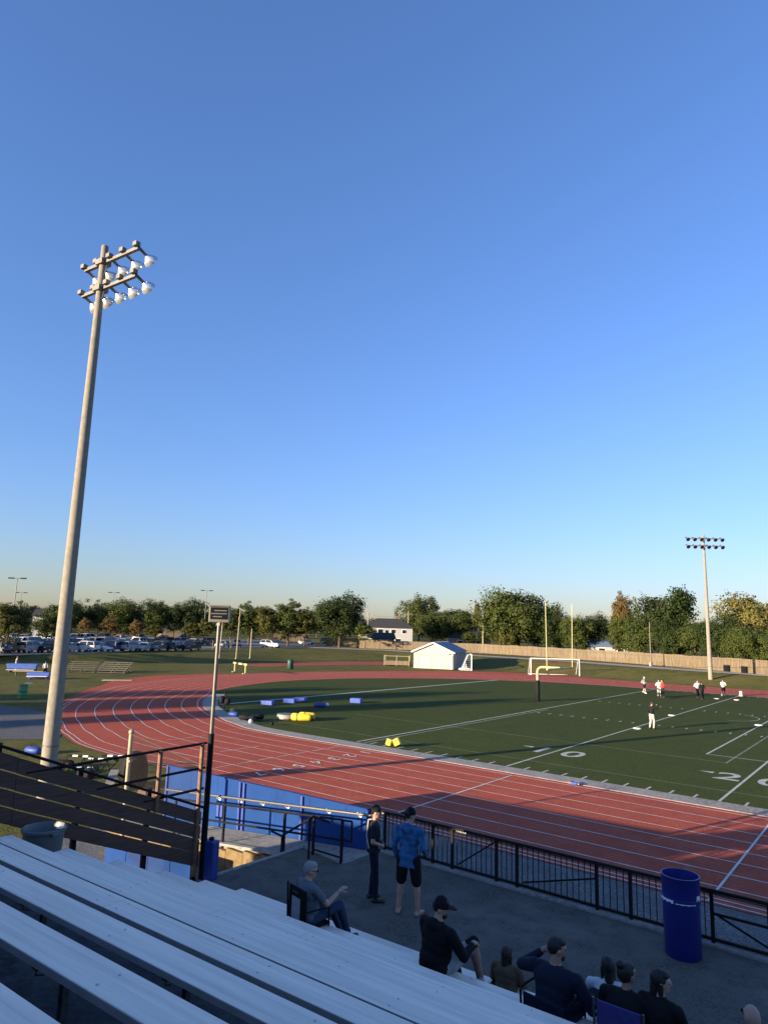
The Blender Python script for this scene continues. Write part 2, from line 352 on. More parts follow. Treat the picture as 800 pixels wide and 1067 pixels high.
# field markings (yards)
YD = 0.9144; FM = MB(); N0, N1 = 6.1, 61.0
def yline(yd, wdt, y0=N0, y1=N1, z=0.0145): lw(FM, (yd*YD, y0), (yd*YD, y1), wdt, z)
lw(FM, (-20*YD, 11.3), (-20*YD, 56.3), 0.34, 0.0145)
yline(0, 0.13, 6.1); yline(0.55, 0.06, 6.1, 30)
for yd in range(10, 90, 10): yline(yd, 0.11)
for yd in range(1, 90):
    if yd % 10: lw(FM, (yd*YD, 6.08), (yd*YD, 6.72), 0.09, 0.0145); lw(FM, (yd*YD, 60.2), (yd*YD, 60.8), 0.09, 0.0145)
    if yd % 10:
        for hy in (27.3, 40.6): lw(FM, (yd*YD, hy-0.3), (yd*YD, hy+0.3), 0.10, 0.0145)
lw(FM, (-17, 61.15), (90, 61.15), 0.16, 0.0145)
for yd, s in ((10, '10'), (20, '20'), (30, '30')):
    x = yd*YD
    for dx, c in ((-0.72, s[0]), (1.02, s[1])):
        me = text_mesh(c, 2.45, 0.03); off = len(FM.v); FM.add([(v.co.x*0.98+x+dx, v.co.y+11.5, 0.0146) for v in me.vertices], [tuple(p.vertices) for p in me.polygons])
    mark(FM, [(x-2.1, 12.05), (x-1.45, 11.85), (x-1.45, 12.25)], 0.0146)
structure(FM.build('field_markings', M['fieldline']))
TM = MB()
lw(TM, (-8, 15.25), (16.7, 15.25), 0.07, 0.0135); lw(TM, (-10, 8.25), (85, 8.25), 0.06, 0.0135); lw(TM, (16.75, 15.1), (16.75, 52), 0.10, 0.0137)
structure(TM.build('thin_pitch_lines', M['thinline']))
PB = MB(); lw(PB, (15.38, 17.25), (15.38, 50), 0.11, 0.0140); lw(PB, (15.33, 17.28), (24, 17.28), 0.09, 0.0139)
a = [(11.5+3.2*math.cos(R(t)), 37.5+3.2*math.sin(R(t))) for t in range(-60, 61, 10)]
for p_, q_ in zip(a[:-1], a[1:]): lw(PB, p_, q_, 0.07, 0.0139)
structure(PB.build('penalty_box_lines', M['fieldline']))

# jumping runway behind the bend, sand and paths
def offs(p, n): return [(x+n[0], y+n[1]) for x, y in p]
structure(strip('jump_runway', [(-58.5,46),(-58.6,60),(-57.4,70),(-54.5,77.5)], [(-52.3,46),(-51.6,58),(-49.6,66),(-44,73)], -0.012, M['runway']))
structure(flat('asphalt_path', [(-27.2,-1.1),(-21.6,-0.2),(-16,-2.2),(-11.8,-4.6),(-11.4,-5.2),(-13.2,-7.3),(-24,-25),(-52,-25)], -0.014, M['asphalt']))
# gravel strip between track and rail, dry grass verge
structure(flat('gravel_strip', [(5.5,-5.03),(90,-5.03),(90,-10.2),(5.5,-10.2)], -0.010, M['gravel']))
structure(flat('gravel_yard', [(4.5,-10.25),(14.4,-10.25),(14.4,-14.2),(12.88,-34),(4.5,-34)], -0.008, M['gravel']))
# path on top of the bank, car park
PTOP = [(-73,-60),(-76,-10)] + [tuple(at_z(px, py, TOPZ))[:2] for px, py in ((0,683),(40,682),(88,681),(150,678.3),(200,676.8),(260,675.3),(321,675),(400,678),(430,680),(500,684),(600,690.5),(700,698),(800,705))] + [(60,76),(200,60)]
def offset_poly(P, d):
    out = []
    for i in range(len(P)):
        a = Vector(P[max(i-1,0)]); c = Vector(P[min(i+1,len(P)-1)]); t = (c-a).normalized(); out.append(tuple(Vector(P[i]) + Vector((-t.y, t.x))*d))
    return out
structure(strip('car_park', offset_poly(PTOP[:10], 0.6), [(-190,-60),(-190,-10),(-190,10),(-190,19),(-190,32),(-190,50),(-190,66),(-190,84),(-190,104),(-150,130)], TOPZ+0.02, M['parking']))
structure(strip('bank_path', offset_poly(PTOP[8:], 0.0), offset_poly(PTOP[8:], 5.5), TOPZ+0.03, M['path']))
b = MB(); q_ = offset_poly(PTOP[:9], 0.35)
for a_, c_ in zip(q_[:-1], q_[1:]): b.bar((*a_, TOPZ+0.05), (*c_, TOPZ+0.05), 0.25, 0.16)
structure(b.build('car_park_kerb', M['path']))
def on_ground(px, py):
    z = 0.5
    for _ in range(40): p = at_z(px, py, z); z += (ground_z(p.x, p.y)-z)*0.5
    return Vector((p.x, p.y, ground_z(p.x, p.y)))
def fdist(px):
    T = [(340,170),(380,167),(440,163),(500,159),(560,149),(620,138),(680,129),(740,120),(800,112),(900,103)]
    for (a, u), (c, v) in zip(T[:-1], T[1:]):
        if a <= px <= c: return u+(v-u)*(px-a)/(c-a)
    return 164
# ------------------------------------------------------------------ grandstand
WZ = 1.1
XL, XR = 14.66, 38.0
NROW = 20; ROW_Y = -14.7155; RUN = 0.869; RISE = 0.370; SKEW = 0.0378; PZ0 = 1.48
st = thing('bleachers', 'grandstand of long bare aluminium bench planks on dark stepped concrete', 'bleachers', (XL, ROW_Y, WZ), math.atan(SKEW))
def row_y(i): return -RUN*i
def row_z(i): return PZ0-WZ+RISE*i
for i in range(NROW):
    y1 = row_y(i); z1 = row_z(i); b = MB()
    # three plank lengths with hairline joints; ridged top
    cuts = [0, 3.9-0.6*(i % 3), 9.9-0.6*(i % 3), 15.9-0.6*(i % 3), XR-XL]
    for a, c in zip(cuts[:-1], cuts[1:]):
        b.box(((a+c)/2, y1-0.1215, z1-0.0175), (c-a-0.006, 0.243, 0.035))
        for k in range(4): b.box(((a+c)/2, y1-0.031-0.060*k, z1+0.0005), (c-a-0.006, 0.0582, 0.001))
        for xb_ in np.arange(a+0.12, c-0.05, 1.8):
            for yb_ in (0.06, 0.185): b.lathe([(0.0,0.0042),(0.008,0.0040),(0.010,0.001)], (xb_, y1-yb_, z1), 8, mi=1)
        b.box(((a+c)/2, y1-0.2445, z1-0.0200), (c-a-0.006, 0.006, 0.04), mi=1)
    b.box((-0.004, y1-0.1225, z1-0.018), (0.008, 0.250, 0.042), mi=1)
    b.build('plank', [M['alu'], M['alu_edge']], st)
    zf = z1-0.40                                    # the step the bench stands on
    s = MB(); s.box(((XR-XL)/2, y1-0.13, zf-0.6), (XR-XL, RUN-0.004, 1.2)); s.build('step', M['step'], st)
for i in range(NROW):
    k = MB()
    k.box((0, 0, -0.012), (0.05, 0.20, 0.02)); k.box((0, 0.09, -0.18), (0.04, 0.04, 0.33)); k.path([(0, -0.08, 0), (0, -0.09, -0.05), (0, -0.04, -0.065)], 0.005, 5)
    bme = bme if i else k.mesh('bracket', M['step'])
    if 2 <= i <= 9:
        for x in np.arange(0.5, 13.0, 1.8): link('bracket', bme, st, (x, row_y(i)-0.13, row_z(i)-0.045))
# aisle stairs between stand and side fence
asl = thing('stair_flight', 'dark concrete aisle stairs between the brown fence and the bench ends', 'stairs', (13.78, ROW_Y, WZ))
for j in range(2*NROW-3):
    y = -0.05-RUN/2*j; z = 0.165+RISE/2*j-0.165
    b = MB(); b.box((0, y, z-0.5), (1.72, RUN/2-0.003, 1.0)); b.build('tread', M['step'], asl)

# ------------------------------------------------------------------ walkway, ramp and their retaining walls
b = MB(); b.prism([(12.9,-14.25),(60,-14.25),(60,-10.42),(14.42,-10.42),(14.42,-11.55),(12.95,-11.35)], -0.02, WZ)
structure(b.build('walkway', M['walk']))
b = MB(); b.bar((12.93,-14.2,WZ+0.004),(12.99,-11.36,WZ+0.004),0.10,0.05); b.bar((12.99,-11.38,WZ+0.004),(14.42,-11.58,WZ+0.004),0.10,0.05)
structure(b.build('walkway_kerb', M['concrete']))
b = MB()
for xa, xb in ((14.47,60),): b.box(((xa+xb)/2,-10.36,0.56),(xb-xa,0.12,1.16))
structure(b.build('retaining_kerb', M['concrete']))
rp = MB()                                           # ramp slab falling to the left along the blue wall
X0, X1, ZA, ZB = 5.0, 14.42, 0.20, WZ-0.005
rp.add([(X0,-11.6,ZA),(X1,-11.6,ZB),(X1,-10.46,ZB),(X0,-10.46,ZA),(X0,-11.6,-0.02),(X1,-11.6,-0.02),(X1,-10.46,-0.02),(X0,-10.46,-0.02)],
       [(0,1,2,3),(4,5,1,0),(5,6,2,1),(6,7,3,2),(7,4,0,3)])
structure(rp.build('ramp', M['concrete']))
yb = thing('retaining_wall', 'low sunlit yellowish stone wall under the access ramp', 'wall', (9.0,-11.66,0))
b = MB(); random.seed(3)
xx = 5.05; 
while xx < 12.9:
    wd = 0.55+0.35*random.random(); xe = min(xx+wd, 12.93); za = ZA+(xx-X0)*(ZB-ZA)/(X1-X0)-0.06
    b.box(((xx+xe)/2-9.0, 0.0, za/2-0.005), (xe-xx-0.015, 0.11, za)); xx = xe
b.build('stone_face', M['limestone'], yb)
b = MB(); b.bar((5.05-9.0,0.0,ZA-0.03),(12.9-9.0,0.0,ZB-0.13),0.16,0.06); b.build('coping', M['concrete'], yb)

# blue plywood wall along the ramp
bw = thing('blue_wall', 'bright blue painted plywood wall running along the access ramp', 'wall', (6.1,-10.40,0))
for k in range(7):
    xa, xb = 0.0+1.22*k, min(1.22*(k+1), 8.1)-0.006
    za, zb = [ZA+(6.1+x-X0)*(ZB-ZA)/(X1-X0)-0.12 for x in (xa, xb)]; ta, tb = 1.82+0.015*xa, 1.82+0.015*xb
    b = MB(); b.add([(xa,-0.012,za),(xb,-0.012,zb),(xb,-0.012,tb),(xa,-0.012,ta),(xa,0.012,za),(xb,0.012,zb),(xb,0.012,tb),(xa,0.012,ta)], [(0,1,2,3),(7,6,5,4),(3,2,6,7),(0,3,7,4),(1,5,6,2),(0,4,5,1)])
    b.build('panel', M['blue'], bw)
for x in (0.05, 1.95, 3.45, 3.62, 5.85, 8.05):
    b = MB(); za = ZA+(6.1+x-X0)*(ZB-ZA)/(X1-X0)-0.1; b.box((x,-0.04,(za+1.86+0.01*x)/2), (0.07,0.055,1.86+0.01*x-za)); b.build('stud', M['bluepost'], bw)
b = MB(); b.bar((0,0.0,1.84),(8.1,0.0,1.962),0.09,0.035); b.build('cap_rail', M['blue'], bw)
b = MB(); b.box((2.62,-0.03,0.98),(0.26,0.03,0.34)); b.build('vent_cover', M['bluepost'], bw)

# handrail on the wall side of the ramp (bright pipe on brackets)
hr = thing('handrail', 'galvanised pipe handrail fixed along the blue wall above the ramp', 'handrail', (6.3,-10.55,0))
def rz_(x): return ZA+(x-X0)*(ZB-ZA)/(X1-X0)
b = MB(); b.tube((0,0,rz_(6.3)+0.86),(8.25,0,rz_(14.55)+0.80),0.03,n=10); b.build('pipe', M['galv'], hr)
for x in (2.4, 3.3, 4.2, 5.15, 6.6, 7.6):
    b = MB(); z = rz_(6.3+x)+0.84; b.path([(x,0,z),(x,0.05,z-0.08),(x,0.12,z-0.08)],0.014,6); b.lathe([(0,-0.01),(0.055,-0.01),(0.055,0.0),(0,0.0)],(x,0.115,z-0.08),12,axis=Matrix.Rotation(R(90),3,'X')); b.build('bracket', M['white'], hr)
# black guard rail on the open side of the ramp
gr = thing('ramp_railing', 'black two-bar railing on the open side of the ramp', 'railing', (8.0,-11.62,0))
pts = [8.3, 10.35, 12.55, 13.5, 14.36]
for x in pts:
    b = MB(); z = rz_(x); b.box((x-8,0,(z-0.3+z+0.92)/2),(0.05,0.05,1.22)); b.build('post', M['black'], gr)
for h, nm in ((0.92,'top_rail'),(0.5,'mid_rail')):
    b = MB(); b.tube((0.1,0,rz_(8.1)+h),(6.36,0,rz_(14.36)+h),0.025,n=8); b.build(nm, M['black'], gr)
b = MB(); b.tube((5.5,0,WZ+0.12),(6.36,0,WZ+0.12),0.022,n=8); b.build('bottom_rail', M['black'], gr)
b = MB(); b.path([(6.36,0,WZ+0.90),(6.62,0.02,WZ+0.92),(6.62,0.02,WZ+0.50),(6.36,0,WZ+0.5)],0.022,8); b.build('return_loop', M['black'], gr)
sr = thing('stair_handrail', 'black sloping handrail with two posts beside the walkway corner', 'handrail', (12.9,-11.9,0.4))
b = MB(); b.path([(-0.75,0.25,0.95),(-0.35,0.2,0.93),(0.85,0.0,1.62),(1.30,0.02,1.58)],0.026,8); b.build('rail', M['black'], sr)
for x, z0, z1 in ((-0.25,-0.2,0.98),(0.72,0.5,1.55)):
    b = MB(); b.tube((x,0.12 if x<0 else 0.02,z0),(x,0.12 if x<0 else 0.02,z1),0.024,n=8); b.build('post', M['black'], sr)

# main railing towards the track
mr = thing('railing', 'long black picket railing with pale top pipe at the edge of the walkway', 'railing', (14.5,-10.30,WZ))
posts = [14.55,15.9,16.41,17.49,17.96,19.62,20.25,21.63,22.5,23.8,25.1,26.4,27.7,29.0,31.0,33.0]
for x in posts:
    b = MB(); b.box((x-14.5,0,0.40),(0.055,0.055,0.92)); b.build('post', M['black'], mr)
b = MB(); b.box((9.3,0,0.865),(18.6,0.05,0.045)); b.build('top_bar', M['black'], mr)
b = MB(); b.tube((-0.1,0.075,0.80),(18.6,0.075,0.80),0.026,n=8); b.build('pipe_rail', M['galv'], mr)
b = MB(); b.box((9.3,0,0.10),(18.6,0.045,0.04)); b.build('bottom_bar', M['black'], mr)
b = MB(); b.tube((-0.1,0.07,0.05),(18.6,0.07,0.05),0.02,n=8); b.build('pipe_kick_rail', M['galv'], mr)
for xa, xb in zip(posts[:-1], posts[1:]):
    if xa >= 21.6 and xb < 24.0:
        b = MB(); b.box(((xa+xb)/2-14.5,0,0.5),(xb-xa-0.06,0.035,0.04)); b.build('mid_bar', M['black'], mr); continue
    b = MB(); n = max(2, int(round((xb-xa)/0.115)))
    for k in range(1, n): b.box((xa+(xb-xa)*k/n-14.5,0,0.48),(0.014,0.014,0.74))
    b.build('picket_panel', M['black'], mr)
for xa, xb, za, zb in ((16.5,17.46,0.12,0.80),(18.05,19.58,0.12,0.55),(21.7,22.45,0.45,0.15)):
    b = MB(); b.bar((xa-14.5,0.10,za),(xb-14.5,0.10,zb),0.03,0.03); b.build('brace', M['black'], mr)

# brown board fence climbing beside the stand
FX = 12.82
bf = thing('board_fence', 'dark brown fence of four sloping boards climbing beside the stand', 'fence', (FX,-14.3,0))
def ft(y): return 2.40+0.405*(-14.3-y)
for k in range(4):
    b = MB(); ya, yc = -14.32, -33.5
    for seg in range(5):
        y0 = ya+(yc-ya)*seg/5; y1 = ya+(yc-ya)*(seg+1)/5+0.01
        t0, t1 = ft(y0)-0.272*k, ft(y1)-0.272*k
        dz = 0.006*((seg*7+k*3) % 3-1)
        b.add([(x, y+14.3, z+dz) for x in (-0.02,0.02) for y, z in ((y0,t0-0.250),(y1,t1-0.250),(y1,t1),(y0,t0))], [(0,1,2,3),(7,6,5,4),(3,2,6,7),(0,4,5,1),(1,5,6,2),(0,3,7,4)])
    b.build('board', M['brown'], bf)
for y in (-14.36,-15.55,-17.0,-18.45,-20.0,-22,-24,-26,-28,-30,-32):
    b = MB(); b.box((-0.065,y+14.3,ft(y)-0.72),(0.07,0.09,1.7)); b.build('post', M['black'], bf)
b = MB(); b.tube((0.06,0,ft(-14.3)+0.09),(0.06,-19,ft(-33.3)+0.09),0.025,n=8); b.build('top_rail', M['black'], bf)
# level guard bars above its low end, with rusty posts
lg = thing('guard_rail', 'three level black bars on rusty posts above the low end of the brown fence', 'railing', (FX,-14.4,0))
for z, ye in ((3.76,-18.0),(3.27,-16.7),(2.86,-15.7)):
    b = MB(); b.tube((0,0.1,z),(0,ye+14.4,z-0.02*(-14.4-ye)),0.026,n=8); b.build('bar', M['black'], lg)
for y, za, zb in ((-14.42,1.2,3.76),(-15.42,2.6,3.74)):
    b = MB(); b.tube((0.03,y+14.4,za),(0.03,y+14.4,zb),0.045,n=10); b.build('post', M['rust'], lg)
# floodlight on a pole
fp = thing('floodlight_pole', 'slim pole at the fence end carrying one boxy floodlight', 'floodlight', (12.86,-14.22,WZ))
b = MB(); b.tube((0,0,0),(0,0,2.85),0.065,0.06,14); b.build('sleeve', M['black'], fp, smooth=True)
b = MB(); b.tube((0,0,2.85),(0,0,5.2),0.042,0.038,14); b.build('pole', M['galv'], fp, smooth=True)
lh = MB(); lh.box((0,0.02,5.34),(0.44,0.16,0.34)); lh.box((0,-0.075,5.52),(0.46,0.05,0.035)); lamp = lh.build('lamp_housing', M['steelgrey'], fp, bevel=0.01)
lg_ = MB(); lg_.box((0,-0.066,5.36),(0.37,0.01,0.25)); lens = lg_.build('lens', M['glass'], lamp)
for k, wd in enumerate((0.20,0.34,0.28)):
    q = MB(); q.box((0.03*(k-1),-0.074,5.29+0.065*k),(wd,0.008,0.022)); q.build('reflector_band', M['galv'], lamp)
q = MB(); q.bar((0,0,5.1),(0,0,5.2),0.12,0.06); q.build('yoke', M['steelgrey'], fp)
for o in list(kids(fp)): o.rotation_euler = (0,0,R(38)) if o.name.startswith('lamp') else (0,0,0)
# blue padded post guard
bp_ = thing('padded_post', 'upright dark blue padded post guard at the end of the brown fence', 'post pad', (12.98,-14.12,WZ), R(10))
b = MB(); b.box((0,0,0.37),(0.28,0.20,0.74)); b.build('pad', M['bluepost'], bp_, bevel=0.03)
b = MB(); b.box((0,0,0.755),(0.07,0.07,0.09)); b.build('post_stub', M['black'], bp_)
# blue and white boards lying low behind the fence
lb = thing('low_board_wall', 'low blue and white boards glimpsed under the brown fence', 'board wall', (9.3,-12.95,0), R(13))
for k in range(4):
    b = MB(); b.box((-1.2+0.72*k,0,0.30),(0.70,0.03,0.6)); b.build('board', M['blue'], lb)
for x in (-1.5,0.6):
    b = MB(); b.box((x,0.05,0.3),(0.06,0.06,0.62)); b.build('stake', M['woodgrey'], lb)
# chain-link screen
cf = thing('chain_link_screen', 'chain-link screen on a tall cream post beside the ramp', 'fence', (8.0,-13.0,0))
def chain(b, p0, p1, z0, z1, pitch, r):
    p0 = Vector(p0); p1 = Vector(p1); L = (p1-p0).length; H = z1-z0; d = (p1-p0)/L; n = int((L+H)/pitch)
    for sgn in (1, -1):
        for k in range(n):
            s = -H + k*pitch; a, c = max(s, 0), min(s+H, L)
            if c-a < 0.02: continue
            za, zc = a-s, c-s
            if sgn < 0: za, zc = H-za, H-zc
            b.tube(p0+d*a+Vector((0,0,z0+za)), p0+d*c+Vector((0,0,z0+zc)), r, r, 3, cap=False)
b = MB(); chain(b, (0,0,0), (4.75,-1.2,0), 0.3, 3.25, 0.075, 0.0018); b.build('mesh', M['chain'], cf)
b = MB(); b.tube((0,0,0),(0,0,3.28),0.055,0.055,12); b.ell((0,0,3.31),(0.075,0.075,0.07)); b.build('post', M['cream'], cf, smooth=True)
b = MB(); b.tube((0,0,3.25),(4.75,-1.2,3.25),0.012,n=6); b.build('tension_wire', M['chain'], cf)
b = MB(); b.lathe([(0.0,0),(0.07,0),(0.07,0.05),(0,0.05)],(0.04,0.02,2.55),8); b.build('clamp', M['galv'], cf)

# bins
def tapered_bin(name, label, cat, loc, prof_out, prof_in, mat, rim=None):
    t = thing(name, label, cat, loc)
    b = MB(); b.lathe(prof_out+prof_in[::-1], n=36); b.build('shell', mat, t, smooth=True); return t
t = tapered_bin('rubbish_bin', 'grey plastic rubbish bin standing open beside the top bench end', 'bin', (13.74,-18.05,2.27),
    [(0.0,0.0),(0.235,0.0),(0.25,0.03),(0.295,0.62),(0.295,0.70),(0.325,0.71),(0.33,0.735),(0.325,0.755),(0.305,0.76)], [(0.0,0.04),(0.22,0.04),(0.285,0.72),(0.305,0.76)], M['greybin'])
b = MB(); b.box((0.335,0.03,0.70),(0.06,0.14,0.05)); b.build('handle', M['greybin'], t, bevel=0.008)
b = MB(); b.box((-0.335,-0.03,0.70),(0.06,0.14,0.05)); b.build('handle', M['greybin'], t, bevel=0.008)
q = MB(); q.box((0.27,0.12,0.775),(0.09,0.12,0.004),rz=0.5); q.build('liner_edge', M['white'], t)
t = thing('litter_bin', 'tall royal blue cylindrical litter bin on the walkway by the railing', 'bin', (21.33,-11.03,WZ))
b = MB(); b.lathe([(0,0),(0.27,0.0),(0.285,0.02),(0.285,0.83),(0.30,0.84),(0.30,0.90),(0.295,0.905),(0.295,1.20),(0.305,1.215),(0.305,1.235),(0.285,1.235),(0.27,1.06),(0.12,1.0),(0,1.0)],n=48); b.build('drum', M['navyplastic'], t, smooth=True)
b = MB()
for a0, a1, zz, hh in ((205,262,0.865,0.055),(268,330,0.855,0.018),(335,352,0.94,0.09),(196,204,0.98,0.10)):
    n = 10; vv = []
    for i in range(n+1):
        a = R(a0+(a1-a0)*i/n); rr = 0.304; vv += [(rr*math.cos(a),rr*math.sin(a),zz-hh/2*(0.5+0.5*math.sin(i*2.1+1))),(rr*math.cos(a),rr*math.sin(a),zz+hh/2)]
    b.add(vv, [(2*i,2*i+2,2*i+3,2*i+1) for i in range(n)])
b.build('torn_tape', M['white'], t)

# added shade hut behind the side fence: out of view, shades the walkway
blocker = thing('shade_blocker', 'plain added unseen shade hut behind the brown fence', 'blocker', (5.0,-34.5,0))
b = MB(); b.box((3.2,2.2,2.48),(6.4,4.4,4.96)); b.build('wall', M['siding'], blocker)
b = MB(); b.box((3.2,2.2,5.04),(6.7,4.7,0.16)); b.build('roof', M['metalroof'], blocker)
b = MB(); b.box((2.0,4.42,1.05),(1.0,0.05,2.1)); b.build('door', M['bluepost'], blocker)
# ------------------------------------------------------------------ stadium light poles
def light_pole(name, label, loc, H, r0, r1, arm_deg, levels, t0, t1, nl, aim_deg, group=None):
    t = thing(name, label, 'light pole', loc, 0, group)
    b = MB(); prof = [(r0*1.02,-0.3)]+[(r0+(r1-r0)*k/12, H*k/12) for k in range(13)]+[(0,H+0.02)]
    b.lathe(prof, n=28); b.build('shaft', M['conc_pole'], t, smooth=True)
    for zz in (1.75,):
        b = MB(); rr0 = r0+(r1-r0)*zz/H; b.lathe([(rr0*1.0,zz-0.03),(rr0*1.05,zz-0.02),(rr0*1.05,zz+0.02),(rr0*1.0,zz+0.03)],n=28); b.build('joint_ring', M['steelgrey'], t, smooth=True)
    ad = Vector((math.cos(R(arm_deg)), math.sin(R(arm_deg)), 0)); am = Vector((math.cos(R(aim_deg)), math.sin(R(aim_deg)), 0))
    for z in levels:
        b = MB(); off = Vector((0,0,z)) - am*(r1+0.10)*0
        b.bar(off+ad*t0, off+ad*t1, 0.13, 0.13)
        b.box(off, (0.44,0.44,0.22), rz=R(arm_deg)); b.tube(off+ad*0.3, Vector((0,0,z-1.15)), 0.015, n=6)
        b.build('crossarm', M['steelgrey'], t)
        for k in range(nl):
            s = t0 + (t1-t0)*(k+0.04)/(nl-1+0.08); p = off + ad*s
            q = MB(); q.box(p - am*0.10 + Vector((0,0,0.12)), (0.22,0.20,0.17), rz=R(arm_deg)); tip = p + am*0.46 + Vector((0,0,-0.15))
            q.tube(p + Vector((0,0,0.04)), tip, 0.062, 0.055, 8); f = q.build('lamp', M['steelgrey'], t)
            d = (am*0.86 + Vector((0,0,-0.50))).normalized(); rot = d.to_track_quat('Z','Y').to_matrix()
            l = MB(); l.lathe([(0.07,-0.08),(0.13,-0.03),(0.23,0.07),(0.285,0.18),(0.295,0.24),(0.275,0.23),(0.21,0.09),(0.0,0.03)], tip, 20, axis=rot)
            l.build('reflector_bowl', M['reflector'], f, smooth=True)
            h = MB(); h.lathe([(0.280,0.225),(0.0,0.235)], tip, 20, axis=rot); h.build('lens', M['glass'], f)
            h = MB(); h.tube(tip+rot@Vector((0,0,0.02)), tip+rot@Vector((0,0,0.2)), 0.05, 0.04, 8); h.build('bulb', M['headlamp'], f)
    return t
light_pole('stadium_light_pole', 'tall concrete floodlight pole in front, rising left from behind the brown fence', (-0.05,-11.04,0), 21.3, 0.285, 0.135, 5, (20.55,19.4), -1.2, 2.25, 5, 95, 'stadium floodlight poles')
pb = on_ground(740,708)
light_pole('stadium_light_pole', 'distant concrete floodlight pole on the grass bank beyond the track', tuple(pb), 20.0, 0.30, 0.15, 35, (19.5,18.45), -2.4, 2.4, 6, -55, 'stadium floodlight poles')

# ------------------------------------------------------------------ goal post
gp = thing('goal_post', 'yellow gooseneck football goal post with black padded base', 'goal post', (-3.0,35.5,0))
b = MB(); b.tube((0,0,0.0),(0,0,1.9),0.21,0.21,18); b.build('base_pad', M['black'], gp, bevel=0.02)
GC = Vector((2.0,0.5,0)); cb = 3.05
b = MB(); b.tube((0,0,0.1),(0,0,2.65),0.115,n=14)
arc = [Vector((0,0,2.65))]+[Vector((0.45-0.45*math.cos(R(a)),0.11*(1-math.cos(R(a))),2.65+0.45*math.sin(R(a)))) for a in range(15,91,15)]+[Vector((2.0,0.5,3.08))]
b.path(arc,0.115,12); b.build('gooseneck', M['goalyellow'], gp, smooth=True)
b = MB(); b.tube((2.0,0.5-2.82,cb),(2.0,0.5+2.82,cb),0.075,n=12); b.build('crossbar', M['goalyellow'], gp, smooth=True)
for s in (-1,1):
    b = MB(); b.tube((2.0,0.5+2.82*s,cb-0.08),(2.0+0.08*s,0.5+2.82*s,cb+5.95),0.036,0.032,12); b.build('upright', M['goalyellow'], gp, smooth=True)

# soccer goals beyond the track
def soccer_goal(label, a, c, H, dep, rnet, zb, group):
    a = Vector((a[0],a[1])); c = Vector((c[0],c[1])); d = c-a; L = d.length
    t = thing('soccer_goal', label, 'soccer goal', (a.x,a.y,zb), math.atan2(d.y,d.x), group)
    for nm, p0, p1 in (('goal_upright',(0,0,0),(0,0,H)),('goal_upright',(L,0,0),(L,0,H)),('goal_bar',(0,0,H),(L,0,H))):
        b = MB(); b.tube(p0,p1,0.075,n=10); b.build(nm, M['white'], t)
    b = MB()
    for x in (0,L): b.path([(x,0,H),(x,dep*0.35,H),(x,dep,0.05),(x,0,0.05)],0.03,6)
    b.tube((0,dep,0.05),(L,dep,0.05),0.05,n=6); b.build('ground_frame', M['white'], t)
    b = MB(); n = int(L/0.16)
    for k in range(n+1):
        x = L*k/n; b.path([(x,dep*0.35,H-0.02),(x,dep,0.06)],0.008,3)
    for k in range(1,14): f = k/14; b.tube((0,dep*0.35+dep*0.65*f,H-(H-0.06)*f),(L,dep*0.35+dep*0.65*f,H-(H-0.06)*f),0.008,n=3,cap=False)
    for x in (0,L):
        for k in range(1,8): f = k/8; b.tube((x,0,H*f),(x,dep*(1-0.65*f),H*f),0.008,n=3,cap=False)
    b.build('net', rnet, t); return t
soccer_goal('full-size white soccer goal with orange net behind the gooseneck post', (-20.6,70.9), (-14.9,75.3), 2.44, 2.0, M['net'], -0.02, 'soccer goals past the track')
soccer_goal('white soccer goal frame seen end-on beside the white shed', (-30.6,70.6), (-34.5,76.5), 2.44, 1.6, M['netwhite'], 0.0, 'soccer goals past the track')

# ------------------------------------------------------------------ white shed
a = at_z(430,696.5,0); sx = math.atan2(69.19-67.21, -33.49+39.54)
shed = thing('storage_shed', 'white storage shed with blue-grey metal roof beyond the track bend', 'shed', (-39.7,67.6,0), R(21))
W_, D_, H_, PK = 6.5, 11.5, 2.75, 4.15
b = MB(); 
b.add([(0,0,0),(W_,0,0),(W_,0,H_),(W_/2,0,PK),(0,0,H_),(0,D_,0),(W_,D_,0),(W_,D_,H_),(W_/2,D_,PK),(0,D_,H_)], [(0,1,2,3,4),(9,8,7,6,5),(1,6,7,2),(5,0,4,9)])
for k in range(1,24): b.box((W_*k/24,-0.006,min(H_-0.05,2.7)/2+0.02),(0.018,0.012,min(H_-0.05,2.7)))
for k in range(1,30): b.box((W_+0.006,D_*k/30,H_/2),(0.012,0.018,H_-0.1))
b.build('wall', M['siding'], shed)
rf = MB(); ov = 0.35
for s in (-1,1):
    x0 = W_/2; x1 = W_/2 + s*(W_/2+ov); z0 = PK+0.06; z1 = H_+0.06-(PK-H_)*ov/(W_/2)
    rf.add([(x0,-ov,z0),(x1,-ov,z1),(x1,D_+ov,z1),(x0,D_+ov,z0),(x0,-ov,z0-0.06),(x1,-ov,z1-0.06),(x1,D_+ov,z1-0.06),(x0,D_+ov,z0-0.06)], [(0,1,2,3),(7,6,5,4),(0,4,5,1),(2,6,7,3),(1,5,6,2)])
    for k in range(25): y = -ov+(D_+2*ov)*k/24; rf.bar((x0,y,z0+0.012),(x1,y,z1+0.012),0.035,0.03)
r_ = rf.build('roof', M['metalroof'], shed)
b = MB()
for s in (-1,1):
    x1 = W_/2+s*(W_/2+ov); b.bar((W_/2,-ov-0.015,PK-0.04),(x1,-ov-0.015,H_-0.04-(PK-H_)*ov/(W_/2)),0.03,0.20)
b.build('fascia', M['white'], r_)
b = MB(); b.box((1.95,-0.03,1.05),(2.05,0.04,2.1)); d_ = b.build('roller_door', M['siding'], shed)
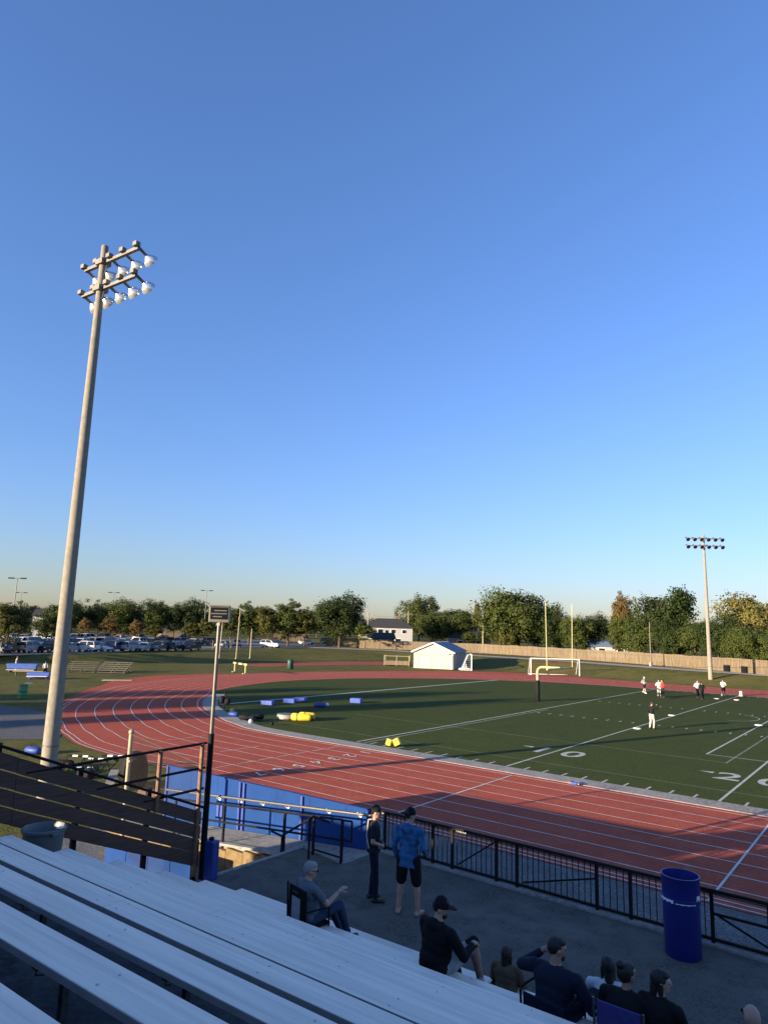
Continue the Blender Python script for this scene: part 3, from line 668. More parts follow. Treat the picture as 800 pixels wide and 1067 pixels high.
b = MB(); b.bar((0.9,-0.055,2.13),(3.0,-0.055,2.13),0.04,0.06); b.bar((0.9,-0.055,0.05),(0.9,-0.055,2.13),0.04,0.05); b.build('door_frame', M['woodgrey'], d_)
b = MB(); b.box((5.95,-0.03,1.0),(0.92,0.04,2.0)); d_ = b.build('door', M['siding'], shed)
b = MB(); b.bar((5.46,-0.055,0.02),(5.46,-0.055,2.03),0.04,0.04); b.bar((5.46,-0.055,2.03),(6.44,-0.055,2.03),0.04,0.04); b.build('door_frame', M['woodgrey'], d_)
b = MB(); b.box((5.98,-0.05,2.38),(0.34,0.06,0.12)); b.build('lamp', M['black'], shed)
# things leaning by the shed
nt_ = thing('net_heap', 'heap of bundled white netting leaning at the right wall of the shed', 'net', (-31.9,70.9,0), R(30))
b = MB(); rr = random.Random(5)
for k in range(26):
    x = rr.uniform(-0.9,0.9); h = max(0.1, 1.25-abs(x)*1.1); b.tube((x*1.2,rr.uniform(-.3,.3),0),(x*0.35,rr.uniform(-.1,.2),h),0.05,0.02,5)
b.ell((0,0,0.15),(1.15,0.5,0.28)); b.build('netting', M['netwhite'], nt_, smooth=True)
pl = thing('planter_box', 'low tan timber box with posts and brush left of the shed', 'timber box', (-45.2,70.5,0.1), R(32))
b = MB(); b.box((0,0,0.35),(4.2,2.0,0.7)); b.build('box_side', M['wood'], pl, bevel=0.03)
for x, y in ((-2.1,-1),(2.1,-1),(0,-1),(-2.1,1),(2.1,1)):
    b = MB(); b.box((x,y,0.75),(0.09,0.09,1.7)); b.build('post', M['cream'], pl)
b = MB(); b.bar((-2.1,-1,1.5),(2.1,-1,1.5),0.05,0.07); b.build('rail', M['cream'], pl)

# ------------------------------------------------------------------ bits and pieces round the track
bar = thing('steeplechase_barrier', 'pale yellow steeplechase barrier standing at the outer track edge', 'barrier', (-43.9,35.0,0), R(-18))
for x in (-1.75,1.75):
    b = MB(); b.box((x,0,0.55),(0.22,0.12,1.1)); b.box((x,0,0.05),(0.3,0.7,0.1)); b.build('leg', M['paleyellow'], bar)
for x, w_ in ((-1.75,1.0),(0.15,1.35),(1.75,1.0)):
    b = MB(); b.box((x,0,1.17),(w_,0.18,0.22)); b.build('beam', M['paleyellow'], bar, bevel=0.02)
t = tapered_bin('litter_drum', 'dark green litter drum on grass behind the track bend', 'bin', (-46.9,46.9,0), [(0,0),(0.42,0),(0.44,0.03),(0.44,0.95),(0.47,0.97),(0.47,1.22),(0.30,1.36),(0,1.36)], [(0,1.0)], M['darkgreen'])
b = MB(); b.lathe([(0.446,0.92),(0.446,0.96),(0.44,0.96)],n=24); b.build('band', M['galv'], t)
t = tapered_bin('green_barrel', 'bright green barrel on the grass left of the asphalt path', 'barrel', (-30.6,1.9,0), [(0,0),(0.40,0),(0.42,0.02),(0.42,0.33),(0.435,0.35),(0.42,0.37),(0.42,0.66),(0.435,0.68),(0.42,0.70),(0.42,1.15),(0.44,1.17),(0.40,1.18)], [(0,0.8),(0.38,0.85)], M['greenbin']); t.scale = (0.78,0.78,0.88)
b = MB(); b.box((0.25,0.35,1.32),(0.62,0.4,0.05),rz=0.4); b.tube((0.25,0.35,1.1),(0.25,0.35,1.3),0.03,n=6); b.build('lid', M['white'], t)
for i, (px, py, top) in enumerate([(228.5,686.5,640),(246,686.5,634),(260.5,686,655)]):
    p = on_ground(px, py); zb = p.z
    q = at_d(px, top, math.hypot(p.x-CAM[0], p.y-CAM[1])); H = max(3.0, (q.z-zb))
    t = thing('flag_pole', ['leaning pale pole nearest the floodlight box on the grass bank','tallest leaning pale pole, middle one on the grass bank','shortest leaning pale pole, right of the other two'][i], 'pole', (p.x,p.y,zb), 0, 'pale leaning poles on the bank')
    dx = 0.16*(1 if i < 2 else 0.3)
    b = MB(); b.tube((0,0,0),(dx*H/6*0.788,dx*H/6*0.616,H),0.10,0.075,10); b.ell((0,0,0.05),(0.2,0.2,0.12)); b.build('shaft', M['cream'], t, smooth=True)
    b = MB(); b.box((dx*0.7,dx*0.55,H*0.80),(0.24,0.18,0.6)); b.build('box_bracket', M['rust'], t)

# pads and gear on the end-zone turf
def pad(name, label, cat, p, size, rz, mat, lift=0.0):
    t = thing(name, label, cat, (p.x,p.y,0.012), R(rz), 'blue landing pads on the turf' if mat is M['pad_blue'] else None)
    b = MB(); b.box((0,0,size[2]/2+lift),size); b.build('foam', mat, t, bevel=0.05)
    q = MB(); q.box((0,-size[1]/2-0.004,size[2]*0.5),(size[0]*0.92,0.006,0.03)); q.build('seam', M['bluepost'] if mat is M['pad_blue'] else M['black'], t); return t
pad('blocking_pad', 'long blue blocking pad, leftmost of the four on the turf', 'pad', at_z(279,734.5,0), (0.95,0.55,0.32), 22, M['pad_blue'])
pad('blocking_pad', 'blue blocking pad in front of the end line, second from left', 'pad', at_z(302,732.5,0), (0.95,0.6,0.34), 25, M['pad_blue'])
pad('blocking_pad', 'blue blocking pad lying behind another, touching the end line', 'pad', at_z(313,730.8,0), (0.95,0.55,0.32), 20, M['pad_blue'])
pad('blocking_pad', 'lone blue blocking pad, rightmost on the end-zone turf', 'pad', at_z(371,732.5,0), (0.9,0.6,0.38), 24, M['pad_blue'])
p = at_z(297.5,749.3,0); t = thing('crash_pad', 'round grey crash pad lying beside yellow tackling bags', 'pad', (p.x,p.y,0.012), R(35))
b = MB(); b.lathe([(0,0),(0.42,0),(0.46,0.05),(0.46,0.28),(0.42,0.33),(0,0.33)],n=28,sx=1.25); b.build('cushion', M['pad_grey'], t, smooth=True)
b = MB(); b.lathe([(0.465,0.30),(0.475,0.345),(0.4,0.355),(0,0.35)],n=28,sx=1.25); b.build('cover', M['steelgrey'], t, smooth=True)
for k, (dx, lab) in enumerate(((0,'long yellow tackling bag lying on the turf, the nearer one'),(0.55,'long yellow tackling bag lying on the turf, behind its twin'))):
    p = at_z(305+8*k,750.8-1.2*k,0); t = thing('tackling_bag', lab, 'tackling bag', (p.x,p.y,0.012), R(28), 'yellow tackling bags')
    b = MB(); b.lathe([(0,-0.1),(0.19,-0.08),(0.24,0.0),(0.24,1.15-0.25*k),(0.19,1.23-0.25*k),(0,1.25-0.25*k)],(0,0,0.24),18,axis=Matrix.Rotation(R(90),3,'Y')); b.build('bag', M['pad_yellow'], t, smooth=True)
    b = MB(); b.lathe([(0.245,0.3),(0.245,0.36)],(0,0,0.24),18,axis=Matrix.Rotation(R(90),3,'Y')); b.build('strap', M['black'], t)
p = at_z(409,778.5,0); t = thing('foam_dummy', 'pair of joined yellow foam blocks at the concrete margin', 'foam block', (p.x,p.y,0.05), R(20))
b = MB(); b.box((-0.2,0,0.2),(0.28,0.30,0.34),rot=Matrix.Rotation(R(18),3,'Y')); b.build('block', M['pad_yellow'], t, bevel=0.04)
b = MB(); b.box((0.22,0.02,0.24),(0.34,0.30,0.36),rot=Matrix.Rotation(R(-28),3,'Y')); b.build('block', M['pad_yellow'], t, bevel=0.04)
# player gear: helmets, bags, balls
def helmet(label, p, mat, rz, z=0.012):
    t = thing('football_helmet', label, 'helmet', (p.x,p.y,z), rz)
    b = MB(); b.ell((0,0,0.15),(0.13,0.16,0.135),16,10); b.build('shell', mat, t, smooth=True)
    b = MB()
    for zz in (0.06,0.11): b.path([(-0.11,0.08,zz+.02),(-0.08,0.20,zz),(0.08,0.20,zz),(0.11,0.08,zz+.02)],0.008,5)
    b.tube((0,0.2,0.05),(0,0.2,0.12),0.008,n=5); b.build('face_guard', M['steelgrey'], t); return t
def gear_bag(label, p, mat, L, rz, z=0.012):
    t = thing('gear_bag', label, 'bag', (p.x,p.y,z), rz)
    b = MB(); b.lathe([(0,-L/2),(0.12,-L/2),(0.19,-L/2+0.08),(0.20,0),(0.19,L/2-0.08),(0.12,L/2),(0,L/2)],(0,0,0.17),14,axis=Matrix.Rotation(R(90),3,'Y'),sx=0.85); b.build('sack', mat, t, smooth=True)
    b = MB(); b.path([(-0.2,0,0.32),(-0.12,0.02,0.43),(0.12,0.02,0.43),(0.2,0,0.32)],0.014,6); b.build('strap', M['black'], t); return t
gear_bag('black gear bag on the turf margin, left of the dark heap', at_z(255,751,0), M['black'], 0.8, 0.4, 0.05)
gear_bag('black gear bag slumped over others on the turf margin', at_z(263,752.3,0), M['black'], 0.9, -0.5, 0.05)
gear_bag('black gear bag at the right end of the dark heap', at_z(270,750.5,0), M['black'], 0.6, 1.2, 0.05)
helmet('white helmet lying among black gear bags on the margin', at_z(261,755,0), M['white'], 0.5, 0.05)
gear_bag('blue gear bag on the concrete margin near the end line', at_z(243,747.5,0), M['bluepost'], 0.7, 0.3, 0.05)
helmet('orange helmet resting on turf beside the end line', at_z(241.5,742.5,0), M['pad_yellow'], 1.4)
gear_bag('flat blue bag alone on the end-zone turf', at_z(333,737,0), M['bluepost'], 0.9, 0.5)
helmet('white helmet beside the flat blue bag on turf', at_z(341,736.5,0), M['white'], 0.2)
t = thing('ball', 'small dark ball lying alone on the end-zone turf', 'ball', tuple(at_z(283.5,754,0.12)))
b = MB(); b.ell((0,0,0),(0.12,0.12,0.12),14,8); b.build('cover', M['black'], t, smooth=True)
p = at_z(233.5,738,0); t = thing('equipment_rack', 'small black rack of hanging gear at the end line start', 'rack', (p.x,p.y,0.05), 0.6)
b = MB(); b.tube((0,0,0),(0,0,1.35),0.03,n=8); b.path([(-0.35,0,0),(0.35,0,0)],0.03,8); b.path([(0,-0.3,0),(0,0.3,0)],0.03,8); b.build('stand', M['black'], t)
b = MB(); b.ell((-0.2,0,0.55),(0.22,0.18,0.3)); b.build('hanging_bag', M['black'], t, smooth=True)
b = MB(); b.ell((0.22,0.02,0.45),(0.24,0.18,0.26)); b.build('hanging_bag', M['black'], t, smooth=True)
# flat throw-down markers, cones
for i, (px, py, lab) in enumerate([(663.5,759.5,'white flat marker lying by the coach in pale trousers'),(699.5,745.8,'white flat marker on the ten yard line past the coach'),(746,728.3,'white flat marker near the far sideline, left one'),(767,729.6,'white flat marker near the far sideline, right one'),(790,756,'white flat marker at the top corner of the penalty box')]):
    p = at_z(px,py,0); t = thing('flat_marker', lab, 'marker', (p.x,p.y,0.016), 0.5+i, 'white flat markers')
    b = MB(); b.lathe([(0,0),(0.27,0),(0.27,0.02),(0.24,0.05),(0.15,0.06),(0,0.06)],n=20); b.build('disc', M['white'], t, smooth=True)
p = at_z(771.5,725.5,0); t = thing('pylon', 'white pylon on the far sideline at the ten yard line', 'pylon', (p.x,p.y,0.014))
b = MB(); b.box((0,0,0.26),(0.26,0.26,0.52)); b.build('foam', M['white'], t, bevel=0.03)
b = MB(); b.box((0,0,0.03),(0.4,0.4,0.04)); b.build('base', M['pad_yellow'], t)
for i, (px, py, c1, lab) in enumerate([(597.5,817.5,'pad_blue','blue drink pouch dropped on the concrete margin'),(594.5,816.5,'rust','orange wrapper dropped beside a blue pouch on concrete')]):
    p = at_z(px,py,0.05); t = thing('litter', lab, 'litter', (p.x,p.y,0.052), 0.4+i)
    b = MB(); b.box((0,0,0.05),(0.26,0.16,0.10)); b.build('pouch', M[c1], t, bevel=0.03)
    b = MB(); b.box((0.15,0.02,0.03),(0.10,0.08,0.05)); b.build('cap', M['white'], t, bevel=0.01)

# small aluminium bleachers and covered benches on the far grass
def small_bleacher(label, loc, rz, L, mat, rows=3, group=None):
    t = thing('small_bleacher', label, 'bleacher', loc, rz, group)
    for k in range(rows):
        b = MB(); b.box((0,0.6*k,0.34+0.20*k),(L,0.28,0.05)); b.build('seat_plank', mat, t)
        b = MB(); b.box((0,0.6*k-0.32,0.10+0.20*k),(L,0.30,0.04)); b.build('foot_plank', mat, t)
    for x in (-L/2+0.3, 0, L/2-0.3):
        b = MB(); b.bar((x,-0.4,0.06),(x,0.6*rows-0.4,0.06),0.06,0.06); b.bar((x,0.0,0.05),(x,0.6*rows-0.5,0.34+0.20*(rows-1)),0.05,0.05)
        for k in range(rows): b.bar((x,0.6*k,0.05),(x,0.6*k,0.32+0.20*k),0.05,0.05)
        b.build('frame', M['benchdark'], t)
    return t
small_bleacher('small grey bleacher on the far grass just right of the pole', tuple(at_z(84,701,-0.03)), R(50), 3.4, M['benchdark'], 5, 'small bleachers on the far grass')
small_bleacher('small grey bleacher on the far grass, the right one', tuple(at_z(116,701.5,-0.03)), R(40), 3.6, M['benchdark'], 5, 'small bleachers on the far grass')
def tarped(label, loc, rz, L, h, wd):
    t = thing('covered_bench', label, 'bench', loc, rz, 'tarp covered benches')
    b = MB(); b.box((0,0,h-0.14),(L,wd,0.24)); b.box((0,-wd/2+0.03,h-0.4),(L*0.96,0.05,0.36)); b.build('tarp', M['tarp'], t, bevel=0.05)
    for x in (-L/2+0.3, L/2-0.3):
        b = MB(); b.box((x,0,(h-0.2)/2),(0.08,wd*0.8,h-0.2)); b.build('leg', M['galv'], t)
    b = MB(); b.box((0,-wd/2-0.28,0.32),(L*0.9,0.26,0.05)); b.build('seat_plank', M['alu'], t); return t
tarped('blue tarp covered bench behind, with a person standing at it', tuple(at_z(24,700.5,-0.03)), R(46), 3.3, 1.0, 1.1)
tarped('blue tarp covered low bench in front, farther right', tuple(at_z(41,707.5,-0.03)), R(46), 2.2, 0.7, 0.9)
p = at_z(24,704,0)
bn = thing('wooden_bench', 'long wooden bench between the two tarp covered benches', 'bench', tuple(at_z(31,704,-0.03)), R(46))
b = MB(); b.box((0,0,0.45),(3.4,0.35,0.06)); b.build('seat', M['woodgrey'], bn)
for x in (-1.4,1.4):
    b = MB(); b.box((x,0,0.21),(0.08,0.3,0.42)); b.build('leg', M['galv'], bn)
t = thing('take_off_board', 'pale sand coloured board set in grass outside the bend', 'board', tuple(at_z(123,709,-0.03)), R(46))
b = MB(); b.box((0,0,0.03),(3.0,1.1,0.06)); b.build('deck', M['cream'], t, bevel=0.01)
b = MB(); b.box((0,-0.56,0.04),(3.0,0.06,0.08)); b.build('edge_strip', M['woodgrey'], t)

# gear beside the front light pole: hurdles, benches, dark bag, helmets
def hurdle(label, p, rz, tip):
    t = thing('hurdle', label, 'hurdle', (p[0],p[1],0), rz, 'black and white hurdles in a heap'); t.rotation_euler = (R(tip*1.6-25),0,rz); t.scale = (0.95,0.95,0.72)
    for x in (-0.58,0.58):
        b = MB(); b.tube((x,0,0),(x,0,0.9),0.02,n=8); b.bar((x,0,0.02),(x,-0.6,0.02),0.04,0.04); b.build('leg', M['black'], t)
    b = MB()
    for k in range(5): b.box((-0.48+0.24*k,0,0.93),(0.24,0.028,0.10 if k % 2 else 0.10),mi=k % 2)
    b.build('crossbar', [M['black'],M['white']], t); return t
for i, (dx, dy, rz, tip, lab) in enumerate([(-3.3,-8.3,0.55,-8,'hurdle nearest the pole in the black and white heap'),(-2.7,-8.0,0.50,-14,'hurdle second from the pole, leaning on its neighbour'),(-2.2,-7.3,0.62,-5,'hurdle standing furthest right with a clear striped bar'),(-3.0,-7.4,0.45,-24,'hurdle tipped lowest at the back of the heap'),(-2.4,-8.6,0.7,-30,'hurdle fallen forward at the front of the heap')]): hurdle(lab,(dx,dy),rz,tip)
def bench(label, p, rz):
    t = thing('team_bench', label, 'bench', (p[0],p[1],0), rz, 'plank team benches on the verge')
    b = MB(); b.box((0,0,0.45),(2.4,0.32,0.05)); b.build('seat', M['woodgrey'], t)
    for x in (-0.9,0.9):
        b = MB(); b.path([(x,-0.2,0),(x,-0.08,0.43),(x,0.08,0.43),(x,0.2,0)],0.022,6); b.build('leg', M['galv'], t)
    return t
bench('plank team bench near the pole, in front of the dark bag', (0.6,-8.9), R(-35)); bench('plank team bench behind, close to the track', (-0.6,-7.3), R(-25))
t = thing('equipment_bag', 'big rounded dark equipment bag standing on the verge', 'bag', (0.55,-8.0,0), 0.6)
b = MB(); b.lathe([(0,0),(0.42,0.0),(0.50,0.15),(0.50,0.75),(0.40,1.1),(0.2,1.25),(0,1.28)],n=22,sx=1.1,sy=0.8); b.build('sack', M['black'], t, smooth=True)
b = MB(); b.path([(-0.2,-0.3,1.0),(0,-0.42,1.15),(0.2,-0.3,1.0)],0.02,6); b.build('handle', M['greybin'], t)
helmet('white helmet on the verge by the blue wall', Vector((3.4,-8.2,0)), M['white'], 0.4, -0.03)
gear_bag('brown kit bag on the verge behind the chain-link', Vector((2.6,-8.6,0)), M['brown'], 0.9, 0.3, -0.03)
gear_bag('blue and white kit bag on the grass left of the pole', Vector((-8.2,-7.7,0)), M['bluepost'], 0.8, 0.3, -0.03)
gear_bag('black kit bag beside the striped hurdles', Vector((-4.4,-8.2,0)), M['black'], 0.9, 0.5, -0.03)
gear_bag('black kit bag lying in front of the striped hurdles', Vector((-3.5,-9.1,0)), M['black'], 1.0, 0.1, -0.03)
gear_bag('grey kit bag wedged between hurdles and the pole', Vector((-3.1,-9.5,0)), M['greybin'], 0.8, 1.0, -0.03)
gear_bag('black kit bag at the far end of the striped hurdles', Vector((-1.9,-8.4,0)), M['black'], 0.8, -0.4, -0.03)
# ------------------------------------------------------------------ timber fence sections and chain-link along the bank
FEN = [Vector((*at_d(px,660,fdist(px)).xy, TOPZ)) for px in (372,410,440,470,500,530,560,590,620,650,680,710,740,770,800,830,870)]
fw_ = thing('timber_fence', 'long weathered timber board fence behind the bank path and shed', 'fence', (FEN[0].x,FEN[0].y,TOPZ-0.02))
rr = random.Random(11)
for a, c in zip(FEN[:-1], FEN[1:]):
    a2 = Vector((a.x,a.y,0))-Vector((FEN[0].x,FEN[0].y,0)); c2 = Vector((c.x,c.y,0))-Vector((FEN[0].x,FEN[0].y,0)); d = c2-a2; L = d.length; d /= L; n = Vector((-d.y,d.x,0)); k = 0.0
    np_ = max(1, int(round(L/2.45)))
    for j in range(np_):
        b = MB(); s0 = L*j/np_; s1 = L*(j+1)/np_; k = s0+0.05; h0 = 2.0+rr.uniform(-0.05,0.07)
        while k < s1-0.04:
            wdt = 0.142; h = h0+rr.uniform(-0.02,0.02); side = 0.014 if int(k*7) % 2 else -0.014
            p = a2+d*(k+wdt/2)+n*side; b.box((p.x,p.y,h/2+0.03),(wdt-0.012,0.02,h),rz=math.atan2(d.y,d.x)); k += wdt
        b.build('board_panel', M['wood'], fw_)
        q = MB(); p = a2+d*s0; q.box((p.x,p.y,1.02),(0.11,0.11,2.06),rz=math.atan2(d.y,d.x)); q.build('post', M['wood'], fw_)
def chain_run(label, pts, H, step, group=None):
    t = thing('chain_link_fence', label, 'fence', (pts[0][0],pts[0][1],TOPZ), 0, group); o_ = Vector((pts[0][0],pts[0][1],0))
    for a, c in zip(pts[:-1], pts[1:]):
        a = Vector((a[0],a[1],0))-o_; c = Vector((c[0],c[1],0))-o_; L = (c-a).length; n = max(1,int(L/step))
        for k in range(n):
            p = a+(c-a)*k/n; b = MB(); b.tube((p.x,p.y,-0.1),(p.x,p.y,H),0.035,n=8); b.build('post', M['galv'], t)
        b = MB(); b.tube(a+Vector((0,0,H-0.04)),c+Vector((0,0,H-0.04)),0.022,n=6); b.build('top_rail', M['galv'], t)
        b = MB(); chain(b, a, c, 0.05, H-0.05, 1.0, 0.0025); b.build('mesh', M['chain'], t)
    return t
def pt(px, py, z=TOPZ): p = at_z(px, py, z); return (p.x, p.y)
chain_run('chain-link fence along the bank path in front of the timber fence', [pt(430,680.3),pt(500,684.4),pt(600,691),pt(700,698.4),pt(800,705.4),pt(850,709)], 2.0, 6.5)
chain_run('chain-link fence between the grass bank and the car park', [pt(0,683.4),pt(60,682),pt(120,680.2),pt(180,677.8),pt(240,676.2),pt(300,675.4)], 1.8, 5.5)
def far_panel(label, px0, px1, pyb, dist, h, mat):
    a = at_d(px0,pyb,dist); c = at_d(px1,pyb,dist); d = Vector((c.x-a.x,c.y-a.y)); L = d.length
    t = thing('board_fence', label, 'fence', (a.x,a.y,TOPZ), math.atan2(d.y,d.x), 'tan board fences beyond the car park')
    n = max(1,int(L/2.4))
    for k in range(n):
        b = MB()
        for j in range(12): b.box((L*(k+(j+.5)/12)/n,0.012*(j % 2),h/2),(L/n/12-0.02,0.02,h+0.03*(j % 3)))
        b.build('board_panel', M['wood'], t)
        b = MB(); b.box((L*k/n,0.0,h/2),(0.14,0.12,h+0.12)); b.build('post', M['wood'], t)
far_panel('short tan fence behind the car park, left piece beyond an orange tree', 100, 127, 668, 205, 2.6, M['wood'])
far_panel('short sunlit tan fence behind the car park, middle piece', 168, 192, 668, 205, 2.9, M['wood'])
far_panel('tan fence run behind the white and grey cars on the right', 283, 322, 669, 205, 2.5, M['wood'])
far_panel('pale grey-tan fence run just right of the big round maple', 340, 392, 671, 175, 2.1, M['wood'])

# ------------------------------------------------------------------ trees
def leaf_mesh(name, seed, rx, rz, kind='round', n_cl=150, per=34, leaf=0.30):
    r = random.Random(seed); v = []; f = []
    lobes = [(Vector((r.uniform(-.5,.5)*rx, r.uniform(-.5,.5)*rx, r.uniform(-.40,.44)*rz)), r.uniform(.36,.60)) for _ in range(11)] + [(Vector((0,0,0)), 0.72)]
    if kind == 'conifer': lobes = [(Vector((0,0,-rz+2*rz*k/9)), 0) for k in range(9)]
    for c in range(n_cl):
        if kind == 'conifer':
            t = r.random()**1.4; zz = -rz+2*rz*t; rad = rx*(1.02-t)*r.uniform(.55,1.05); a = r.uniform(0,6.283); cen = Vector((math.cos(a)*rad, math.sin(a)*rad, zz)); cr = rx*0.20
        else:
            lc, ls = r.choice(lobes); u = Vector((r.gauss(0,1), r.gauss(0,1), r.gauss(0,1))).normalized(); k = r.uniform(.55,1.03)
            cen = lc + Vector((u.x*rx*ls*k, u.y*rx*ls*k, u.z*rz*ls*k*0.95)); cr = rx*r.uniform(.10,.19)
            if kind == 'oval': cen.x *= 0.82; cen.y *= 0.82
            if cen.z < -rz*0.80: cen.z = -rz*0.80+r.uniform(0,.3)
        for _ in range(per):
            o_ = Vector((max(-1.5,min(1.5,r.gauss(0,1))), max(-1.5,min(1.5,r.gauss(0,1))), max(-1.3,min(1.3,r.gauss(0,.75)))))*cr*0.62; p = cen+o_
            nrm = (o_.normalized()*0.9 + cen.normalized()*0.5 + Vector((r.uniform(-1,1),r.uniform(-1,1),r.uniform(-.3,1)))*0.9).normalized()
            x = nrm.orthogonal().normalized(); y = nrm.cross(x); a = r.uniform(0,6.283); x, y = x*math.cos(a)+y*math.sin(a), y*math.cos(a)-x*math.sin(a)
            s = leaf*r.uniform(.6,1.25); i = len(v)
            v += [p-x*s*.5, p+y*s*.34, p+x*s*.62, p-y*s*.34]; f.append((i,i+1,i+2,i+3))
    me = bpy.data.meshes.new(name); me.from_pydata(v, [], f); me.materials.append(M['leaf_mid']); me.update(); return me
def limb_mesh(name, seed, H0, rx, rz, zc, r0):
    r = random.Random(seed); b = MB(); p = Vector((0,0,-0.2)); rad = r0; top = zc+rz*0.45; n = 6
    for k in range(n):
        q = Vector((r.uniform(-.12,.12), r.uniform(-.12,.12), -0.2+(top+0.2)*(k+1)/n)); b.tube(p,q,rad,rad*0.8,9,cap=False); p = q; rad *= 0.8
    for k in range(11):
        z = H0+(zc+rz*0.35-H0)*r.random(); a = r.uniform(0,6.283); l = rx*r.uniform(.40,.66); s = Vector((0,0,z)); e1 = s+Vector((math.cos(a)*l*.5, math.sin(a)*l*.5, l*.35)); e2 = s+Vector((math.cos(a+.25)*l, math.sin(a+.25)*l, l*.75))
        b.tube(s,e1,r0*.34,r0*.2,6,cap=False); b.tube(e1,e2,r0*.2,r0*.07,6,cap=False)
    return b.mesh(name, M['bark'], smooth=True)
# archetypes of unit height 10 m: (crown mesh, limb mesh)
ARCH = {}
def arche(key, seed, rx, rz, zc, kind, n_cl, per, leaf, H0=1.6, r0=0.22):
    ARCH[key] = (leaf_mesh('crown_'+key, seed, rx, rz, kind, n_cl, per, leaf), limb_mesh('trunk_'+key, seed+50, H0, rx, rz, zc, r0), zc)
arche('broad', 1, 5.0, 4.9, 5.3, 'round', 300, 46, 0.30)
arche('broad_b', 2, 4.6, 4.8, 5.3, 'round', 290, 46, 0.30)
arche('dense', 3, 5.2, 4.7, 5.2, 'round', 420, 52, 0.28, 1.0)
arche('oval', 4, 3.9, 4.7, 5.3, 'oval', 240, 46, 0.29)
arche('oval_b', 5, 3.7, 4.8, 5.3, 'oval', 230, 46, 0.29)
arche('young', 6, 2.9, 4.0, 6.0, 'oval', 130, 42, 0.30, 2.4, 0.12)
arche('conifer', 7, 2.7, 5.0, 5.0, 'conifer', 280, 36, 0.28, 1.0)
arche('wide', 8, 6.4, 4.6, 5.2, 'round', 420, 46, 0.31)
NAMES = {'broad':'broadleaf_tree','broad_b':'broadleaf_tree','dense':'maple_tree','oval':'broadleaf_tree','oval_b':'broadleaf_tree','young':'young_tree','conifer':'conifer_tree','wide':'broadleaf_tree'}
def tree(key, px, top, dist, half, leafm, label, group, base=None, rz=None):
    if group == G2: dist = fdist(px)+5+(dist-122)*0.8; half *= 1.17
    if group == G1: half *= 1.06
    p = at_d(px, 660, dist); zb = base if base is not None else TOPZ
    zt = at_d(px, top, dist).z; H = max(2.0, zt-zb); cm, lm, zc = ARCH[key]
    wx = half/FPX*dist*1.0; nat = {'broad':5.0,'broad_b':4.6,'dense':5.2,'oval':3.3,'oval_b':3.1,'young':2.5,'conifer':2.7,'wide':6.4}[key]*0.93
    sxy = wx/nat; sz = H/10.0
    t = thing(NAMES[key], label, 'tree', (p.x,p.y,zb), rnd.uniform(0,6.28) if rz is None else rz, group); t.scale = (sxy, sxy, sz)
    link('trunk', lm, t)
    c = link('crown', cm, t, (0,0,zc)); c.material_slots[0].link = 'OBJECT'; c.material_slots[0].material = M[leafm]
    return t
G1 = 'trees round the car park'; G2 = 'trees behind the timber fence'; G3 = 'far trees on the skyline'
